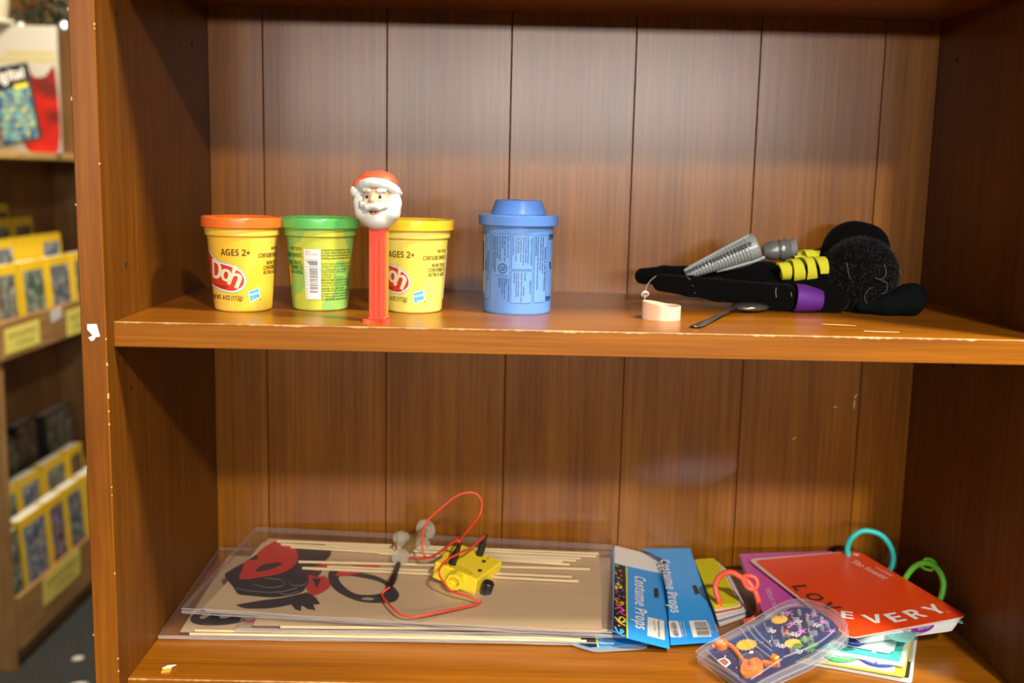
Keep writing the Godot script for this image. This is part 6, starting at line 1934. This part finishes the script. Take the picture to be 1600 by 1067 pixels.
# ---- the magazine case across the side aisle -----------------------------------------------------------
func magazine_case() -> void:
	var pale := wood(lin(0.5, 0.33, 0.13), M.back.albedo_texture, 0.5)
	var board := wood(lin(0.46, 0.27, 0.10), M.back.albedo_texture, 0.6)
	var t := thing("magazine_case", "pale wooden shop case of stepped magazine racks beyond the bookcase's left side", "bookcase", at(-1.38, FLOOR, -2.5))
	var inv := t.transform.affine_inverse()
	var add := func(called: String, lo: Vector3, hi: Vector3, m: Material, axis: int, label := "") -> void:
		var o := Soup.new()
		o.xf = inv
		o.box(lo, hi, 0.002)
		o.grain(axis, 0.9, Vector2(0.2, 0.4))
		part(t, called, o.mesh(0.0), m, Transform3D(), label)
	add.call("side_panel", Vector3(-1.56, FLOOR, -1.93), Vector3(-1.20, 0.20, -1.905), board, 1)
	add.call("side_panel", Vector3(-1.56, FLOOR, -3.2), Vector3(-1.20, 1.1, -3.175), board, 1)
	add.call("back_panel", Vector3(-1.575, FLOOR, -3.2), Vector3(-1.56, 1.1, -1.905), board, 1)
	add.call("shelf", Vector3(-1.56, 0.138, -3.175), Vector3(-1.195, 0.160, -1.88), pale, 2, "top shelf of the case")
	add.call("shelf", Vector3(-1.56, -0.445, -3.175), Vector3(-1.20, -0.425, -1.93), board, 2)
	add.call("shelf", Vector3(-1.56, -1.335, -3.175), Vector3(-1.20, -1.315, -1.93), board, 2)
	add.call("rail", Vector3(-1.205, -0.440, -3.175), Vector3(-1.190, -0.328, -1.90), board, 2, "front rail of the upper rack")
	add.call("rail", Vector3(-1.205, -1.330, -3.175), Vector3(-1.190, -1.165, -1.93), board, 2, "front rail of the lower rack")
	add.call("plinth", Vector3(-1.50, FLOOR, -3.175), Vector3(-1.215, -1.33, -1.93), board, 2)
	for st in [[-1.275, -0.40, -0.33], [-1.355, -0.40, -0.27], [-1.42, -0.40, -0.22], [-1.30, -1.315, -1.12], [-1.38, -1.315, -1.04]]:
		add.call("rack_step", Vector3(-1.55, st[1], -3.175), Vector3(st[0] - 0.02, st[2], -1.935), board, 2)
	# yellow price cards, and a bit of tape
	var yel := mat(lin(0.72, 0.64, 0.14), 0.6)
	for L in [[-0.3515, -0.424, -1.925, -2.155, "yellow price card at the left of the upper rack's rail"], [-0.352, -0.436, -2.365, -2.53, "yellow price card at the right of the upper rack's rail"], [-1.172, -1.262, -2.095, -2.385, "yellow price card on the lower rack's rail"]]:
		var o := thing("price_card", L[4], "card", at(-1.189, L[1], L[2]))
		part(o, "card_sheet", box_mesh(Vector3(-0.001, 0, L[3] - L[2]), Vector3(0.001, L[0] - L[1], 0)), yel)
		var s := Soup.new()
		var h: float = L[0] - L[1]
		var w: float = L[2] - L[3]
		for row in [["MAGAZINES", 0.58, 0.80, 0.1, 0.9], ["$1.00 each", 0.18, 0.46, 0.3, 0.8]]:
			s.text(row[0], font_bold, func(q: Vector2) -> Vector3: return Vector3(0.0014, h * lerpf(row[1], row[2], q.y), -w * lerpf(row[3], row[4], q.x)), 16)
		part(o, "lettering", s.mesh(0.0), mat(lin(0.32, 0.30, 0.08), 0.6))
	var tp := part(self, "tape_piece", box_mesh(Vector3(-0.001, 0, -0.08), Vector3(0.001, 0.036, 0), 0.0004), mat(lin(0.6, 0.6, 0.66), 0.3), Transform3D(Basis(Vector3.RIGHT, 0.12), Vector3(-1.189, -0.375, -2.245)))
	tag(tp, "piece of whitish tape on the upper rack's rail", "tape")
	# magazines: x of the cover, top, near z, far z, kind, row
	var pics := [photo(1, lin(0.05, 0.06, 0.07), lin(0.35, 0.38, 0.36), lin(0.12, 0.12, 0.06)), photo(2, lin(0.03, 0.05, 0.04), lin(0.3, 0.34, 0.33), lin(0.1, 0.16, 0.1)), photo(3, lin(0.04, 0.05, 0.07), lin(0.4, 0.42, 0.44), lin(0.08, 0.1, 0.16)), photo(4, lin(0.02, 0.05, 0.2), lin(0.25, 0.3, 0.42), lin(0.35, 0.28, 0.12)), photo(5, lin(0.03, 0.03, 0.06), lin(0.2, 0.2, 0.42), lin(0.4, 0.2, 0.12)), photo(6, lin(0.08, 0.05, 0.03), lin(0.3, 0.2, 0.12), lin(0.05, 0.04, 0.04))]
	var yellow := mat(lin(0.74, 0.5, 0.015), 0.45)
	var darkm := mat(lin(0.03, 0.025, 0.025), 0.5)
	var rows := [
		["front row of the upper rack", -1.225, -0.176, -0.425, [[-1.945, -2.125, 0], [-2.150, -2.325, 1], [-2.350, -2.525, 2], [-2.550, -2.725, 0]]],
		["second row of the upper rack", -1.300, -0.109, -0.36, [[-2.105, -2.285, 2], [-2.300, -2.465, -1], [-2.480, -2.640, 3]]],
		["third row of the upper rack", -1.380, -0.054, -0.30, [[-2.280, -2.435, 0], [-2.460, -2.605, 5]]],
		["back row of the upper rack", -1.440, -0.010, -0.25, [[-2.390, -2.555, 5]]],
		["front row of the lower rack", -1.225, -0.972, -1.22, [[-2.065, -2.250, 3], [-2.262, -2.395, 4], [-2.405, -2.55, 2], [-2.57, -2.74, 1]]],
		["second row of the lower rack", -1.320, -0.905, -1.15, [[-2.150, -2.265, 1], [-2.275, -2.435, 3], [-2.470, -2.645, 0], [-2.672, -2.80, 5]]]]
	var nth := ["nearest", "second from the near end", "third from the near end", "farthest"]
	for R in rows:
		var mags: Array = R[4]
		for i in mags.size():
			var k: Array = mags[i]
			var which: String = "the only one seen" if mags.size() == 1 else nth[i]
			if k[2] == -1: which = "plain yellow without a picture"
			magazine(R[1], R[2], R[3], k[0], k[1], yellow, null if k[2] < 0 else pics[k[2]], "yellow bordered magazine, %s in the %s" % [which, R[0]], "yellow bordered magazines")
	magazine(-1.225, -0.990, -1.24, -1.94, -2.05, darkm, pics[1], "dark covered magazine at the near end of the lower rack's front row", "")
	for k in [[-1.40, -0.800, -2.345, -2.455, "nearest"], [-1.41, -0.772, -2.475, -2.62, "middle"], [-1.40, -0.780, -2.68, -2.91, "farthest"]]:
		magazine(k[0], k[1], k[1] - 0.25, k[2], k[3], darkm, pics[5] if k[4] == "middle" else pics[0], "dark covered book, %s of three at the back of the lower rack" % k[4], "dark books at the back of the rack")
	# on the top shelf: a tall white picture book, booklets, a jar and a bulb garland
	var bk := thing("picture_book", "tall white picture book with a red shape on the magazine case's top shelf", "book", at(-1.300, 0.160, -2.36, -0.05))
	part(bk, "cover", box_mesh(Vector3(-0.115, 0.0, -0.02), Vector3(0.115, 0.395, 0.0), 0.001), mat(lin(0.4, 0.4, 0.37), 0.35))
	for s in [[-0.045, 0.306, 0.115, 0.316], [-0.097, 0.285, 0.115, 0.297]]:
		part(bk, "printed_line", box_mesh(Vector3(s[0], s[1], 0.0), Vector3(s[2], s[3], 0.0006)), mat(lin(0.42, 0.36, 0.12), 0.4))
	var red := Soup.new()
	red.xf = Transform3D(Basis(Vector3.RIGHT, PI / 2), Vector3.ZERO)
	red.prism(smooth2(pv([-0.018, -0.235, -0.012, -0.258, 0.008, -0.264, 0.030, -0.250, 0.046, -0.236, 0.078, -0.240, 0.094, -0.258, 0.112, -0.255, 0.113, -0.01, 0.01, -0.01, -0.01, -0.12, -0.008, -0.19], false), 4), 0.0002, 0.001)
	part(bk, "printed_shape", red.mesh(0.0), photo(9, lin(0.5, 0.015, 0.01), lin(0.32, 0.012, 0.01), lin(0.12, 0.015, 0.01)), Transform3D(), "red printed shape")
	var gr := Soup.new()
	gr.box(Vector3(-0.006, -0.05, 0.0011), Vector3(0.008, 0.0, 0.0016))
	part(bk, "printed_line", gr.mesh(0.0), mat(lin(0.12, 0.32, 0.2), 0.4), Transform3D(Basis(Vector3.BACK, -0.7), Vector3(0.018, 0.235, 0)), "green printed band")
	for B in [[-1.236, -2.20, 0.235, 0.118, 0.20, 21, "blue and black booklet with a white title, leaning before the white picture book", lin(0.012, 0.012, 0.02), "Digital"], [-1.345, -2.17, 0.20, 0.12, 0.24, 22, "pale booklet with a dark red spine at the case's near edge", lin(0.12, 0.012, 0.012), ""]]:
		var b := thing("booklet", B[6], "booklet", Transform3D(Basis(Vector3.BACK, B[4]) * Basis(Vector3.RIGHT, -0.12), Vector3(B[0], 0.160 + 0.03, B[1])))
		part(b, "cover", box_mesh(Vector3(-B[3] / 2, 0.0, -0.016), Vector3(B[3] / 2, B[2], 0.0), 0.001), mat(B[7], 0.4))
		var pic := box_mesh(Vector3(-0.5, -0.5, 0.0), Vector3(0.5, 0.5, 0.01))
		var big: bool = B[8] != ""
		part(b, "cover_picture", pic, photo(B[5], lin(0.02, 0.06, 0.2), lin(0.1, 0.3, 0.35), lin(0.4, 0.42, 0.1)) if big else photo(B[5], lin(0.4, 0.4, 0.42), lin(0.3, 0.34, 0.36), lin(0.42, 0.36, 0.1)), Transform3D(Basis.from_scale(Vector3(B[3] * 0.92, B[2] * (0.68 if big else 0.95), 0.1)), Vector3(0.0, B[2] * (0.36 if big else 0.5), 0.0002)))
		if big:
			var s := Soup.new()
			s.text(B[8], font_bold, func(q: Vector2) -> Vector3: return Vector3(-0.054 + 0.10 * q.x, 0.178 + 0.045 * q.y, 0.0008), 20)
			part(b, "lettering", s.mesh(0.0), M.white)
			part(b, "yellow_mark", box_mesh(Vector3(0.01, 0.160, 0.001), Vector3(0.052, 0.174, 0.0016)), mat(lin(0.6, 0.55, 0.03), 0.4))
	var jar := thing("glass_jar", "greyish beige jar with a knobbed foot on top of the white picture book", "jar", at(-1.395, 0.556, -2.37))
	part(jar, "jar_body", lathe_mesh([Vector2(0, 0), Vector2(0.074, 0), Vector2(0.078, 0.006), Vector2(0.072, 0.016), Vector2(0.052, 0.022), Vector2(0.056, 0.04), Vector2(0.060, 0.075), Vector2(0.056, 0.10), Vector2(0.058, 0.2), Vector2(0, 0.2)], 32), mat(lin(0.36, 0.34, 0.26), 0.25))
	# dark garland with bulbs
	var g := thing("leaf_garland", "dark leafy garland with small pale bulbs above the white picture book", "garland", at(-1.24, 0.560, -2.55))
	var r := RandomNumberGenerator.new()
	r.seed = 14
	var lv := Soup.new()
	for i in 420:
		var c := Vector3(r.randf_range(-0.16, 0.14), r.randf_range(0.01, 0.34), r.randf_range(-0.10, 0.06))
		var d := Vector3(r.randfn(), r.randfn(), r.randfn()).normalized() * r.randf_range(0.015, 0.035)
		var w := d.cross(Vector3(r.randfn(), r.randfn(), r.randfn())).normalized() * 0.008
		lv.tri(c - d, c + w, c + d)
		lv.tri(c - d, c + d, c - w)
	var lf := part(g, "foliage", lv.mesh(0.0), mat(lin(0.012, 0.025, 0.014), 0.6))
	lf.set_meta("kind", "stuff")
	var st2 := Soup.new()
	st2.tube(smooth([Vector3(-0.20, 0.02, -0.03), Vector3(-0.05, 0.05, 0.0), Vector3(0.06, 0.03, 0.03), Vector3(0.16, 0.08, -0.02)], 6), 0.004, 6)
	part(g, "stem", st2.mesh(50.0), mat(lin(0.02, 0.03, 0.015), 0.7))
	for k in [[Vector3(-0.066, -0.002, 0.16), 0.35], [Vector3(0.064, 0.005, 0.14), 2.4], [Vector3(0.060, 0.100, 0.14), 1.4]]:
		var o := Soup.new()
		o.ball(k[0], Vector3(0.0095, 0.011, 0.0095), 14)
		part(g, "bulb", o.mesh(60.0), glow(Color(0.85, 0.9, 1.0), k[1]), Transform3D(), "small pale light bulb")

func magazine(x: float, top: float, bottom: float, z0: float, z1: float, border: Material, pic: Material, label: String, group: String) -> void:
	# stands against its step, its cover towards the aisle, leaning back a little
	var w := z0 - z1
	var h := top - bottom
	var t := thing("magazine", label, "magazine", Transform3D(Basis(Vector3.BACK, 0.06), Vector3(x, bottom, z0)), group)
	part(t, "cover", box_mesh(Vector3(-0.006, 0, -w), Vector3(0.0, h, 0), 0.0006), border)
	part(t, "pages", box_mesh(Vector3(-0.042, 0.001, -w + 0.002), Vector3(-0.006, h - 0.002, -0.0008)), M.paper)
	part(t, "spine", box_mesh(Vector3(-0.044, 0.0, -0.0008), Vector3(-0.001, h, 0.0012), 0.0005), border)
	if pic:
		var b := 0.016 if border.albedo_color.g > 0.3 else 0.004
		var o := Soup.new()
		o.quad(Vector3(0.0004, b, -b), Vector3(0.0004, b, -w + b), Vector3(0.0004, h - b * 1.8, -w + b), Vector3(0.0004, h - b * 1.8, -b))
		part(t, "cover_picture", o.mesh(0.0), pic)
